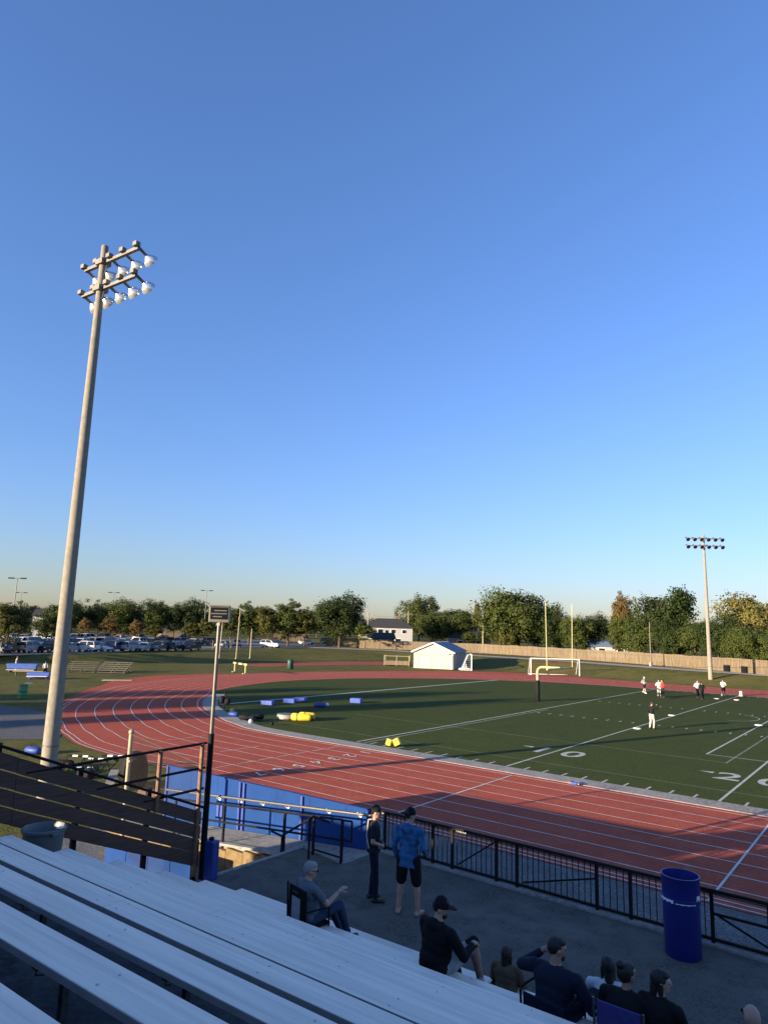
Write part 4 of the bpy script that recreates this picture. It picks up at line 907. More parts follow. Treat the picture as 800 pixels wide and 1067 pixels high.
TR = [
 ('oval',8,622,108,18,'leaf_olive','olive tree at the left picture edge beside the parked cars',G1),
 ('oval_b',49,637,150,13,'leaf_mid','mid green tree among the cars just left of the tall pole',G1),
 ('broad',63,622,185,19,'leaf_mid','green tree hidden partly by the tall concrete pole',G1),
 ('broad_b',92,620,190,17,'leaf_dark','dark broad tree just right of the tall concrete pole',G1),
 ('young',89,641,165,7,'leaf_rust','small orange-brown tree just right of the tall pole',G1),
 ('dense',121,620,185,22,'leaf_mid','dense broad tree second right of the tall pole',G1),
 ('young',114,640,150,8,'leaf_rust','small rust coloured tree in front of the dense broad tree',G1),
 ('young',143,643,160,8,'leaf_rust','small orange tree standing left of three close green trees',G1),
 ('broad',163,621,185,18,'leaf_mid','green tree with a high crown left of the paired oval trees',G1),
 ('dense',193,620,185,21,'leaf_dark','big dark tree behind the parked cars, left of the floodlight box',G1),
 ('young',161,648,158,9,'leaf_olive','low olive tree in front of the high crowned tree',G1),
 ('young',200,646,158,9,'leaf_olive','low yellow-green tree in front of the big dark tree',G1),
 ('young',216,642,158,10,'leaf_olive','low olive tree just left of the floodlight box',G1),
 ('oval',241,629,172,13,'leaf_mid','oval tree behind the leaning pale poles, left one',G1),
 ('oval_b',260,626,172,14,'leaf_mid','oval tree behind the leaning pale poles, right one',G1),
 ('oval',279,627,170,14,'leaf_olive','olive oval tree above the white parked car',G1),
 ('oval_b',300,623,170,15,'leaf_mid','tallest oval tree between the white and grey parked cars',G1),
 ('oval',318,630,170,13,'leaf_olive','olive oval tree left of the round dark maple',G1),
 ('dense',354,613,165,28,'leaf_dark','big round dark maple standing alone left of the white house',G1),
 ('young',381,646,160,12,'leaf_mid','low bushy tree right of the round dark maple',G1),
 ('broad',24,627,260,18,'leaf_far','far tree on the skyline at the left edge',G3),
 ('wide',38,629,280,20,'leaf_far','far wide tree on the skyline left of the pole',G3),
 ('wide',146,630,270,24,'leaf_far','far tree seen between the rust and high crowned trees',G3),
 ('broad_b',228,629,260,18,'leaf_far','far tree on the skyline behind the floodlight box',G3),
 ('wide',330,634,300,20,'leaf_far','far tree peeping left of the round dark maple',G3),
 ('wide',396,642,320,18,'leaf_far','far low tree line left of the white house roof',G3),
 ('wide',417,641,300,20,'leaf_far','far low tree behind the white house roof',G3),
 ('broad',436,615,185,19,'leaf_mid','tall bright topped tree behind the white house gable',G2),
 ('broad_b',449,630,150,19,'leaf_mid','bushy tree in front of the tall bright topped tree',G2),
 ('broad',472,633,148,22,'leaf_mid','mid green tree above the shed roof',G2),
 ('wide',468,630,190,24,'leaf_dark','dark tree behind the ones above the shed roof',G2),
 ('conifer',497,629,165,8,'leaf_rust','reddish conifer left of the utility pole',G2),
 ('young',488,656,140,7,'leaf_mid','small round tree left of the utility pole foot',G2),
 ('young',503,656,138,6,'leaf_dark','small dark tree right of the utility pole foot',G2),
 ('wide',540,606,138,37,'leaf_mid','huge spreading tree filling the middle behind the goal posts',G2),
 ('broad_b',520,628,135,18,'leaf_mid','lower tree at the left foot of the huge spreading tree',G2),
 ('broad',531,645,133,14,'leaf_olive','yellowing tree low in front of the huge spreading tree',G2),
 ('dense',575,634,140,16,'leaf_dark','dark tree under the right side of the huge tree',G2),
 ('broad',600,638,140,15,'leaf_mid','sunlit green tree behind the right goal upright',G2),
 ('dense',620,635,150,17,'leaf_dark','round dark tree left of the rust topped tree',G2),
 ('wide',560,622,165,24,'leaf_dark','dark tree filling the gap behind the left goal upright',G2),
 ('broad_b',484,634,175,18,'leaf_dark','dark tree behind the bungalow roof right of the shed',G2),
 ('young',640,650,128,9,'leaf_mid','small bushy tree left of the pale blue roof',G2),
 ('oval_b',650,615,145,12,'leaf_rust','tree with a rust coloured top left of the tallest tree',G2),
 ('broad',655,637,132,17,'leaf_mid','green tree in front of the rust topped tree',G2),
 ('broad',691,606,135,28,'leaf_dark','tallest broad tree left of the distant floodlight pole',G2),
 ('broad_b',676,640,130,19,'leaf_mid','lower tree in front of the tallest broad tree, left side',G2),
 ('dense',704,642,130,20,'leaf_dark','lower dark tree in front of the tallest broad tree, right side',G2),
 ('oval',723,642,128,13,'leaf_mid','green tree just left of the distant floodlight pole',G2),
 ('dense',747,635,128,20,'leaf_dark','dark tree directly behind the distant floodlight pole',G2),
 ('broad',790,612,150,30,'leaf_yellow','pale yellow-green tree at the right picture edge',G2),
 ('dense',772,649,124,20,'leaf_mid','hedge-like tree right of the distant floodlight pole',G2),
 ('dense',801,646,122,20,'leaf_mid','hedge-like tree at the right picture edge under the yellow one',G2),
]
for a in TR: tree(*a)
for (q, t_, H, hw, key, lab) in ((-23.2,-46,15.5,4.0,'wide','tall spreading tree left of the stand, casting the wide evening shadow over the bend'),(-16.2,-44,15.0,2.3,'oval','tall narrow tree left of the stand, casting the thin evening shadow over the bend'),(-30.5,-50,13.5,2.6,'oval_b','tall tree left of the stand farthest from the track')):
    cm, lm, zc = ARCH[key]; x = q*0.941-0.337*-t_; y = -q*0.337+0.941*t_
    t = thing('broadleaf_tree', lab, 'tree', (x,y,-0.03), 0.7, 'tall trees left of the stand'); nat = {'wide':6.4,'oval':3.3,'oval_b':3.1}[key]*0.93; t.scale = (hw/nat,hw/nat,H/10.0)
    link('trunk', lm, t); c = link('crown', cm, t, (0,0,zc)); c.material_slots[0].link = 'OBJECT'; c.material_slots[0].material = M['leaf_mid']
for k, (px, top, d, half) in enumerate([(70,636,330,26),(110,634,340,26),(180,634,340,26),(210,635,330,22),(285,636,340,28),(365,641,360,26),(510,640,340,26),(560,645,340,26),(640,646,330,24),(730,648,330,24),(-15,630,280,24)]):
    tree('wide', px, top, d, half, 'leaf_far', ['far hazy tree low behind the tall pole','far hazy tree low behind the second dense tree','far hazy tree low behind the high crowned tree','far hazy tree low behind the big dark car park tree','far hazy tree low behind the olive oval tree','far hazy tree behind the right side of the round maple','far hazy tree low behind the utility pole','far hazy tree low behind the huge spreading tree','far hazy tree low behind the rust topped tree','far hazy tree low behind the distant floodlight pole','far hazy tree just outside the left edge'][k], G3)
wb_ = MB(); rr = random.Random(21)      # the wood on the skyline: one far mass
for k in range(2600):
    a = R(-36+86*rr.random())+YAW; d = rr.uniform(420,560); h = rr.uniform(0,9)*(0.6+0.4*math.sin(a*23)**2); c = Vector((CAM[0]+math.sin(a)*d, CAM[1]+math.cos(a)*d, TOPZ+h))
    for _ in range(5):
        u = Vector((rr.gauss(0,1),rr.gauss(0,1),rr.gauss(0,1))).normalized(); x = u.orthogonal().normalized()*1.6; y = u.cross(x); p = c+Vector((rr.gauss(0,2),rr.gauss(0,2),rr.gauss(0,1)))
        wb_.add([p-x,p+y*.7,p+x,p-y*.7],[(0,1,2,3)])
o = wb_.build('woodland', M['leaf_far']); o['kind'] = 'stuff'; o['label'] = 'far band of woodland along the horizon'

# ------------------------------------------------------------------ houses and their surroundings
def house(label, p, rz, W, D, H, pk, wallm, roofm, windows, cat='house', name='house', hip=0.0):
    t = thing(name, label, cat, (p.x,p.y,TOPZ-0.1), rz)
    b = MB(); b.box((0,0,H/2),(W,D,H)); b.build('wall', wallm, t)
    b = MB(); ov = 0.45; hx = W/2+ov; hy = D/2+ov; hh = hx-hip*hy
    b.add([(-hx,-hy,H),(hx,-hy,H),(hx,hy,H),(-hx,hy,H),(-hh,0,H+pk),(hh,0,H+pk),(-hx,-hy,H-0.15),(hx,-hy,H-0.15),(hx,hy,H-0.15),(-hx,hy,H-0.15)], [(0,1,5,4),(2,3,4,5),(1,2,5),(3,0,4),(0,6,7,1),(1,7,8,2),(2,8,9,3),(3,9,6,0),(9,8,7,6)])
    r_ = b.build('roof', roofm, t)
    q = MB(); q.box((W*0.22,D*0.1,H+pk*0.9),(0.8,0.6,1.6)); q.build('chimney', M['brick'], r_)
    for (x, z, ww, wh) in windows:
        f = MB(); f.box((x,-D/2-0.03,z),(ww+0.24,0.06,wh+0.24)); fo = f.build('window', M['white'], t)
        g_ = MB(); g_.box((x,-D/2-0.065,z),(ww,0.03,wh)); g_.build('pane', M['glass'], fo)
    return t
FACE = YAW*-1.0
def hz(px, dist): p = at_d(px, 660, dist); return p
house('two-storey white house with dark hipped roof beyond the fence', hz(404,206), R(38), 14.5, 9, 5.4, 2.6, M['housewhite'], M['shingle'], [(-5.2,4.2,1.3,1.1),(-2.2,4.2,1.5,1.1),(1.6,4.2,1.3,1.1),(4.8,4.2,1.2,1.0),(-4.0,1.5,1.6,1.2),(3.0,1.5,1.6,1.2)], hip=0.9)
house('small tan garage with pitched roof in front of the white house', hz(399,183), R(46), 5.2, 6, 2.4, 1.5, M['housetan'], M['shingle'], [(0,1.2,2.6,1.7)], cat='garage', name='garage')
house('dark roofed bungalow behind trees right of the shed', hz(489,186), R(30), 11, 8, 3.3, 2.4, M['steelgrey'], M['shingle'], [(-2.4,1.9,1.4,1.1),(2.6,1.9,1.4,1.1)], hip=0.7)
house('pale blue roofed building between trees left of the rust topped tree', hz(634,166), R(25), 9.5, 8, 2.6, 3.4, M['housewhite'], M['houseblue'], [(-2,1.5,1.3,1.1),(2,1.5,1.3,1.1)], name='cottage')
house('white house glimpsed below the tallest broad tree', hz(702,152), R(30), 6.5, 6, 4.3, 1.4, M['housewhite'], M['shingle'], [(-1.2,3.0,1.2,1.0),(1.5,3.0,1.2,1.0)])
house('white house glimpsed between trees left of the tall pole', hz(53,230), R(50), 9, 7, 5.8, 2.0, M['housewhite'], M['shingle'], [(-2,4.2,1.2,1.0),(2,4.2,1.2,1.0)])
house('far pale house low on the skyline left of the white house', hz(387,290), R(40), 11, 8, 5.6, 2.2, M['housetan'], M['shingle'], [(-2,4.0,1.2,1.0),(2,4.0,1.2,1.0)])
house('low tan house behind the car park, right of the middle fence', hz(182,228), R(50), 10, 7, 3.2, 1.5, M['housetan'], M['steelgrey'], [(-2,1.8,1.3,1.0),(2,1.8,1.3,1.0)], name='bungalow')

# ------------------------------------------------------------------ lamp posts, utility poles
def lamp_post(label, px, top, dist, twin=1.6, base=TOPZ, group='car park lamp posts'):
    p = at_d(px, 660, dist); H = at_d(px, top, dist).z-base
    t = thing('lamp_post', label, 'lamp post', (p.x,p.y,base), -YAW*0, group)
    b = MB(); b.lathe([(0.28,0),(0.28,0.7),(0.0,0.7)],n=12); b.build('footing', M['concrete'], t)
    b = MB(); b.tube((0,0,0.7),(0,0,H),0.10,0.06,10); b.build('mast', M['steelgrey'], t, smooth=True)
    d = Vector((RT[0],RT[1],0)).normalized()
    for s in (-1,1):
        b = MB(); b.bar(d*0.05*s+Vector((0,0,H)), d*twin*0.5*s+Vector((0,0,H+0.05)), 0.06, 0.06); b.box(d*twin*0.72*s+Vector((0,0,H+0.06)),(twin*0.55,0.42,0.18),rz=math.atan2(d.y,d.x)); b.build('lamp_head', M['black'], t)
lamp_post('tallest twin-headed lamp post at the left picture edge', 11.5, 602.5, 120, 1.35)
lamp_post('second twin-headed lamp post from the left, farther back', 17.5, 617.5, 185, 1.4)
lamp_post('twin-headed lamp post rising behind trees right of the pole', 115, 617.5, 185, 1.4)
lamp_post('twin-headed lamp post left of the floodlight box', 212.5, 615.5, 165, 1.4)
lamp_post('single dark lamp post standing before the timber fence', 676.5, 648, 124.5, 0.8, TOPZ, 'path lamp posts')
def utility(label, px, top, dist, arm):
    p = at_d(px, 660, dist); H = at_d(px, top, dist).z-TOPZ
    t = thing('utility_pole', label, 'utility pole', (p.x,p.y,TOPZ), 0, 'utility poles')
    b = MB(); b.tube((0,0,0),(0,0,H),0.19,0.13,10); b.build('mast', M['utility'], t, smooth=True)
    if arm:
        d = Vector((RT[0],RT[1],0)).normalized(); b = MB(); b.bar(-d*1.2+Vector((0,0,H-0.8)),d*1.2+Vector((0,0,H-0.8)),0.1,0.12)
        for s in (-1,0,1): b.tube(d*1.1*s+Vector((0,0,H-0.75)),d*1.1*s+Vector((0,0,H-0.5)),0.05,n=6)
        b.build('crossarm', M['utility'], t)
    return Vector((p.x,p.y,TOPZ+H-0.6))
ua = utility('utility pole with crossarm rising behind the shed', 503, 636, 168, True)
ub = utility('utility pole standing behind the white house roof', 425, 637, 205, True)
uc = utility('thin utility pole right of the round dark maple', 383, 638, 190, True)
ud = utility('bare utility pole half hidden right of the huge tree', 630, 640, 175, False)
ue = utility('thin far pole in front of the pale blue roof', 637, 638, 172, False)
def wire(label, a, c, sag):
    t = MB(); n = 14; pts = [a.lerp(c,k/n)-Vector((0,0,sag*4*(k/n)*(1-k/n))) for k in range(n+1)]; t.path(pts,0.018,4)
    o_ = t.build('overhead_wire', M['black']); tag(o_, label, 'wire', 'overhead wires'); return o_
wire('overhead wire sagging from the shed utility pole to the house pole', ua, ub, 0.7)
wire('overhead wire from the house utility pole to the maple pole', ub, uc, 0.8)

# ------------------------------------------------------------------ cars
def car_proto(kind):
    # side profile as (x, z); x forward. body, then greenhouse
    P = dict(sedan=(4.7,1.80,1.45,[(-2.35,.35),(-2.35,.85),(-2.2,.98),(-1.55,1.02),(1.0,.98),(2.1,.82),(2.33,.62),(2.35,.33)],[(-1.75,1.0),(-1.05,1.42),(0.25,1.45),(1.05,.98)]),
             suv=(4.6,1.85,1.70,[(-2.3,.4),(-2.3,.95),(-2.25,1.08),(1.1,1.08),(2.1,.98),(2.28,.72),(2.3,.38)],[(-2.2,1.06),(-1.95,1.66),(0.2,1.70),(1.05,1.06)]),
             van=(4.9,1.95,1.80,[(-2.45,.38),(-2.45,1.0),(-2.4,1.1),(1.4,1.08),(2.25,.92),(2.43,.7),(2.45,.36)],[(-2.38,1.08),(-2.2,1.76),(0.7,1.80),(1.6,1.06)]),
             pickup=(5.5,1.95,1.85,[(-2.75,.5),(-2.75,1.15),(1.3,1.16),(2.5,1.08),(2.72,.85),(2.75,.48)],[(-0.9,1.14),(-0.75,1.80),(0.55,1.85),(1.35,1.14)]),
             hatch=(4.1,1.75,1.50,[(-2.05,.35),(-2.05,.9),(-1.98,1.0),(1.0,.98),(1.85,.82),(2.03,.62),(2.05,.33)],[(-1.95,.98),(-1.5,1.46),(0.2,1.50),(1.05,.97)]))[kind]
    L, W, H, body, gh = P
    t = bpy.data.objects.new('parked_car', None)
    b = MB(); n = len(body); hw = W/2
    rows = [(-hw,0.0,0.0),(-hw*0.985,0,0.0),(hw*0.985,0,0.0),(hw,0,0.0)]
    vs = []
    for yy, inset in ((-hw,0.05),(-hw*0.88,0.0),(hw*0.88,0.0),(hw,0.05)):
        vs += [(x*(1-inset*0.5), yy, z if z < .6 else z-inset*0.9) for x, z in body]
    fs = []
    for k in range(3):
        for i in range(n): j = (i+1) % n; fs.append((k*n+i, k*n+j, (k+1)*n+j, (k+1)*n+i))
    fs += [tuple(range(n)), tuple(range(4*n-1, 3*n-1, -1))]
    b.add(vs, fs)
    # roof slab and pillars (painted)
    g = gh; rw = hw*0.74
    b.add([(g[1][0],-rw,g[1][1]),(g[2][0],-rw,g[2][1]),(g[2][0],rw,g[2][1]),(g[1][0],rw,g[1][1]),(g[1][0]-.1,-rw-.03,g[1][1]-.07),(g[2][0]+.1,-rw-.03,g[2][1]-.07),(g[2][0]+.1,rw+.03,g[2][1]-.07),(g[1][0]-.1,rw+.03,g[1][1]-.07)], [(0,1,2,3),(0,4,5,1),(1,5,6,2),(2,6,7,3),(3,7,4,0)])
    for s in (-1,1):
        for (a, c) in ((g[0],g[1]),(g[3],g[2])): b.bar((a[0],s*hw*0.90,a[1]-0.02),(c[0],s*rw,c[1]-0.03),0.07,0.09)
        mx = (g[1][0]+g[2][0])/2; b.bar((mx,s*hw*0.90,g[0][1]-.02),(mx,s*rw,g[1][1]-.03),0.07,0.09)
        b.box((g[3][0]-0.15,s*(hw+0.09),g[3][1]+0.08),(0.12,0.18,0.14))
    me = b.mesh('body', [bpy.data.materials['car_silver'] if 'car_silver' in bpy.data.materials else pmat('car_silver',(0.4,0.41,0.42),0.25,0.3,var=0.02)], smooth=True)
    parts = [('body', me, None)]
    b = MB(); e = 0.03
    b.add([(g[0][0],-hw*.90,g[0][1]),(g[1][0],-rw,g[1][1]-.05),(g[2][0],-rw,g[2][1]-.05),(g[3][0],-hw*.90,g[3][1]),(g[0][0],hw*.90,g[0][1]),(g[1][0],rw,g[1][1]-.05),(g[2][0],rw,g[2][1]-.05),(g[3][0],hw*.90,g[3][1])], [(3,2,1,0),(4,5,6,7),(0,1,5,4),(2,3,7,6)])
    parts.append(('window_band', b.mesh('window_band', M['glass']), None))
    b = MB(); b.lathe([(0.0,-0.10),(0.24,-0.10),(0.33,-0.09),(0.345,0),(0.33,0.09),(0.24,0.10),(0.0,0.10)],n=18,axis=Matrix.Rotation(R(90),3,'X')); wm = b.mesh('wheel', M['tyre'], smooth=True)
    b = MB(); b.lathe([(0,0.11),(0.19,0.105),(0.215,0.09)],n=14,axis=Matrix.Rotation(R(90),3,'X')); b.lathe([(0,-0.11),(0.19,-0.105),(0.215,-0.09)],n=14,axis=Matrix.Rotation(R(90),3,'X')); rm = b.mesh('rim', M['rim'], smooth=True)
    for x in (-L*0.30, L*0.31):
        for s in (-1,1): parts.append(('wheel', wm, (x, s*(hw-0.09), 0.345)))
    parts.append(('_rim', rm, None))
    hb = MB(); hb.box((0,0,0),(0.10,0.36,0.15)); hm = hb.mesh('headlight', M['headlamp']); tb = MB(); tb.box((0,0,0),(0.08,0.26,0.24)); tm = tb.mesh('tail_light', M['taillamp'])
    fx = body[-2][0]-0.05; rx_ = body[1][0]
    for s in (-1,1): parts.append(('headlight', hm, (fx-0.02, s*hw*0.72, body[-2][1]+0.06))); parts.append(('tail_light', tm, (rx_+0.02, s*hw*0.80, body[1][1]-0.04)))
    b = MB(); b.box((fx+0.06,0,0.42),(0.10,W*0.86,0.16)); parts.append(('bumper', b.mesh('bumper', M['black']), None))
    b = MB(); b.box((rx_-0.01,0,0.42),(0.08,W*0.86,0.16)); parts.append(('bumper', b.mesh('bumper', M['black']), None))
    return parts
CARS = {k: car_proto(k) for k in ('sedan','suv','van','pickup','hatch')}
PAINT = {}
def paint(n, c, mt=0.0): PAINT[n] = pmat('car_'+n, c, 0.28, mt, var=0.03, spec=0.6)
paint('white',(0.62,0.62,0.60),0.0); paint('silver',(0.36,0.35,0.34)); paint('grey',(0.14,0.135,0.13)); paint('black',(0.012,0.012,0.014)); paint('blue',(0.03,0.055,0.13)); paint('pale blue',(0.17,0.20,0.24)); paint('red',(0.22,0.02,0.02)); paint('bronze',(0.16,0.11,0.075)); paint('dark green',(0.02,0.045,0.03))
def car(kind, col, p, rz, label, z=TOPZ+0.025):
    t = thing('parked_car', label, {'pickup':'pickup','van':'van'}.get(kind,'car'), (p[0],p[1],z), rz, 'cars in the car park')
    rim = [m for nme, m, l in CARS[kind] if nme == '_rim'][0]
    for nme, me, loc in CARS[kind]:
        if nme == '_rim': continue
        o_ = link(nme, me, t, loc)
        if nme == 'body': o_.material_slots[0].link = 'OBJECT'; o_.material_slots[0].material = PAINT[col]
        if nme == 'wheel': link('rim', rim, o_)
ordn = ['first','second','third','fourth','fifth','sixth','seventh','eighth','ninth','tenth','eleventh','twelfth','thirteenth','fourteenth','fifteenth','sixteenth','seventeenth','eighteenth']
KN = {'sedan':'sedan','suv':'SUV','van':'van','pickup':'pickup truck','hatch':'hatchback'}
def row(pxs, dist_of, rowname, rz_of, specs):
    for k, (px, (kind, col)) in enumerate(zip(pxs, specs)):
        p = at_z(px, dist_of(px), TOPZ); car(kind, col, (p.x,p.y), rz_of(px)+(math.pi if k % 3 == 2 else 0)+rnd.uniform(-.03,.03), f'{col} {KN[kind]} parked {ordn[k]} from the left in the {rowname} row')
f1 = lambda px: 680.6-0.013*px
row([-8,13,32,52,72,88,101,118,136,151,166,183,199], f1, 'front car park', lambda px: R(26 if px in (88,101,-8) else -62), [('van','black'),('suv','bronze'),('suv','silver'),('suv','black'),('sedan','silver'),('suv','white'),('sedan','white'),('van','blue'),('suv','silver'),('sedan','silver'),('suv','grey'),('hatch','black'),('suv','black')])
row([8,21,34,47,60,76,84,97,112,128,143,158,172,186,203,217], lambda px: 674.8-0.012*px, 'second car park', lambda px: R(-62), [('sedan','silver'),('suv','white'),('van','silver'),('sedan','white'),('suv','silver'),('sedan','black'),('hatch','white'),('suv','silver'),('van','silver'),('sedan','silver'),('suv','white'),('sedan','grey'),('van','black'),('suv','silver'),('sedan','white'),('suv','bronze')])
row([10,24,44,62,78,92,108,124,146,170,192], lambda px: 669.0-0.008*px, 'back car park', lambda px: R(28 if px == 44 else -62), [('suv','white'),('sedan','silver'),('pickup','white'),('van','grey'),('suv','silver'),('van','white'),('pickup','black'),('sedan','white'),('suv','silver'),('sedan','silver'),('suv','black')])
for kind, col, px, d, rz, lab in [('suv','white',282,675.0,18,'white SUV parked alone facing left beyond the leaning poles'),('hatch','grey',319,671.8,10,'grey hatchback parked alone left of the round dark maple'),('suv','grey',247,674.6,-40,'grey SUV parked directly behind the middle leaning pole'),('suv','dark green',342,670.6,20,'dark green car half hidden under the round dark maple'),('sedan','silver',232,675.0,-60,'silver sedan parked behind the leftmost leaning pole')]:
    p = at_z(px,d,TOPZ); car(kind,col,(p.x,p.y),R(rz),lab)
for k, (px, d) in enumerate([(728,110),(742,109.5)]):      # wheelie bins against the timber fence
    p = at_d(754+18*k, 660, fdist(754+18*k)-0.8); t = thing('wheelie_bin', ['dark bin against the timber fence, left of the two','dark bin against the timber fence, right of the two'][k], 'bin', (p.x,p.y,TOPZ), 0.5, 'bins by the timber fence')
    b = MB(); b.box((0,0,0.5),(0.6,0.6,0.9)); b.build('tub', M['black'], t, bevel=0.05); b = MB(); b.box((0,0,0.99),(0.66,0.7,0.08)); b.build('lid', M['steelgrey'], t, bevel=0.02)
# ------------------------------------------------------------------ people
def cloth(n, c, r=0.85, var=0.12, scale=14, c2=None): M['c_'+n] = pmat('cloth_'+n, c, r, var=var, scale=scale, spec=0.2, col2=c2, bump=0.55, bscale=9)
M['skin'] = pmat('skin', (0.46,0.27,0.19), 0.55, var=0.06, scale=12); M['skin_tan'] = pmat('skin_tan', (0.36,0.20,0.13), 0.55, var=0.06, scale=12)
M['hair_dark'] = pmat('dark_hair', (0.016,0.012,0.010), 0.55, var=0.45, scale=60, stretch=(1,1,0.12), bump=0.9, bscale=70); M['hair_brown'] = pmat('brown_hair', (0.035,0.020,0.013), 0.6, var=0.45, scale=60, stretch=(1,1,0.12), bump=0.9, bscale=70); M['hair_grey'] = pmat('grey_hair', (0.26,0.25,0.24), 0.7, var=0.25, scale=40)
M['eye'] = pmat('eye_dark', (0.02,0.015,0.012), 0.3); M['lip'] = pmat('lip', (0.30,0.12,0.10), 0.6)
for n, c in dict(charcoal=(0.020,0.022,0.027),navy=(0.012,0.016,0.032),denim=(0.040,0.058,0.105),black=(0.010,0.010,0.011),grey=(0.13,0.145,0.165),white=(0.62,0.62,0.62),palegrey=(0.36,0.36,0.36),brown=(0.135,0.095,0.055),cream=(0.55,0.50,0.40),red=(0.52,0.035,0.035),heather=(0.30,0.30,0.29),purple=(0.06,0.055,0.20)).items(): cloth(n, c)
cloth('bluepattern', (0.018,0.075,0.19), c2=(0.055,0.19,0.36), scale=9)
SHOE = pmat('shoe', (0.030,0.028,0.026), 0.6); SOLE = pmat('shoe_sole', (0.42,0.40,0.36), 0.7); M['shoe'] = SHOE; M['sole'] = SOLE
V3 = lambda *a: Vector(a)
class Fig:
    def __init__(s): s.p = []; s.post = []     # prims for the one continuous body, pieces appended after remeshing
    def cone(s, a, b, ra, rb, m, flat=1.0): s.p.append(('c', Vector(a), Vector(b), ra, rb, m)); return s
    def ell(s, c, r, m, rot=None): s.p.append(('e', Vector(c), Vector(r), rot or Matrix.Identity(3), m)); return s
    def skirt(s, z0, z1, rx0, ry0, rx1, ry1, m): s.p.append(('s', z0, z1, (rx0,ry0), (rx1,ry1), m)); return s
    def finish(s, root, voxel, name='body'):
        mats = []; 
        for q in s.p:
            if q[-1] not in mats: mats.append(q[-1])
        mb = MB()
        for q in s.p:
            if q[0] == 'c':
                _, a, b, ra, rb, m = q; d = (b-a); L = d.length
                rot = d.to_track_quat('Z','Y').to_matrix() if L > 1e-6 else Matrix.Identity(3); prof = []
                for k in range(7): t = -math.pi/2+math.pi/2*k/6; prof.append((max(1e-4,ra*math.cos(t)), ra*math.sin(t)))
                for k in range(7): t = math.pi/2*k/6; prof.append((max(1e-4,rb*math.cos(t)), L+rb*math.sin(t)))
                mb.lathe(prof, a, 14, axis=rot)
            elif q[0] == 's':
                _, z0, z1, ra_, rb_, m = q; n_ = 24; vv = []
                for zz, rr_ in ((z0,ra_),(z1,rb_)): vv += [(rr_[0]*math.cos(6.2832*i/n_), rr_[1]*math.sin(6.2832*i/n_), zz) for i in range(n_)]
                mb.add(vv, [(i,(i+1)%n_,n_+(i+1)%n_,n_+i) for i in range(n_)]+[tuple(range(n_-1,-1,-1)),tuple(range(n_,2*n_))])
            else:
                _, c, r, rot, m = q; mb.ell(c, r, 18, 12, rot=rot)
        me = mb.mesh('tmp', M['skin'], smooth=True); o = bpy.data.objects.new('tmp', me); COL.objects.link(o)
        md = o.modifiers.new('r','REMESH'); md.mode = 'VOXEL'; md.voxel_size = voxel
        sm = o.modifiers.new('s','SMOOTH'); sm.factor = 0.5; sm.iterations = 2
        dg = bpy.context.evaluated_depsgraph_get(); out = bpy.data.meshes.new_from_object(o.evaluated_get(dg)); bpy.data.objects.remove(o)
        n = len(out.polygons); cen = np.zeros(n*3); out.polygons.foreach_get('center', cen); cen = cen.reshape(-1,3)
        best = np.full(n, 1e9); idx = np.zeros(n, int)
        for q in s.p:
            if q[0] == 'c':
                _, a, b, ra, rb, m = q; a = np.array(a); b = np.array(b); d = b-a; L2 = max(d@d,1e-9); t = np.clip(((cen-a)@d)/L2,0,1)
                ds = np.linalg.norm(cen-a-t[:,None]*d,axis=1)-(ra+(rb-ra)*t)
            elif q[0] == 's':
                _, z0, z1, ra_, rb_, m = q; t = np.clip((cen[:,2]-z0)/(z1-z0),0,1); rx = ra_[0]+(rb_[0]-ra_[0])*t; ry = ra_[1]+(rb_[1]-ra_[1])*t
                ds = (np.sqrt((cen[:,0]/rx)**2+(cen[:,1]/ry)**2)-1)*0.13; ds = np.where((cen[:,2] < z0-0.012)|(cen[:,2] > z1), 1.0, ds-0.01)
            else:
                _, c, r, rot, m = q; qv = (cen-np.array(c))@np.array(rot); rr_ = np.array(r); k = np.linalg.norm(qv/rr_,axis=1); ds = (k-1)*np.linalg.norm(qv,axis=1)/np.maximum(k,1e-6)
            w_ = ds < best; best[w_] = ds[w_]; idx[w_] = mats.index(m)
        # hands, eyes, mouth: islands of the same mesh
        vs = [tuple(v.co) for v in out.vertices]; fs = [tuple(p.vertices) for p in out.polygons]; mi = list(map(int, idx))
        for pb, m in s.post:
            if m not in mats: mats.append(m)
            off = len(vs); vs += pb.v; fs += [tuple(i+off for i in f) for f in pb.f]; mi += [mats.index(m)]*len(pb.f)
        fin = bpy.data.meshes.new(name); fin.from_pydata(vs, [], fs)
        for m in mats: fin.materials.append(M[m])
        fin.polygons.foreach_set('material_index', mi); fin.polygons.foreach_set('use_smooth', [True]*len(fs)); fin.update(); bpy.data.meshes.remove(out)
        return link(name, fin, root)
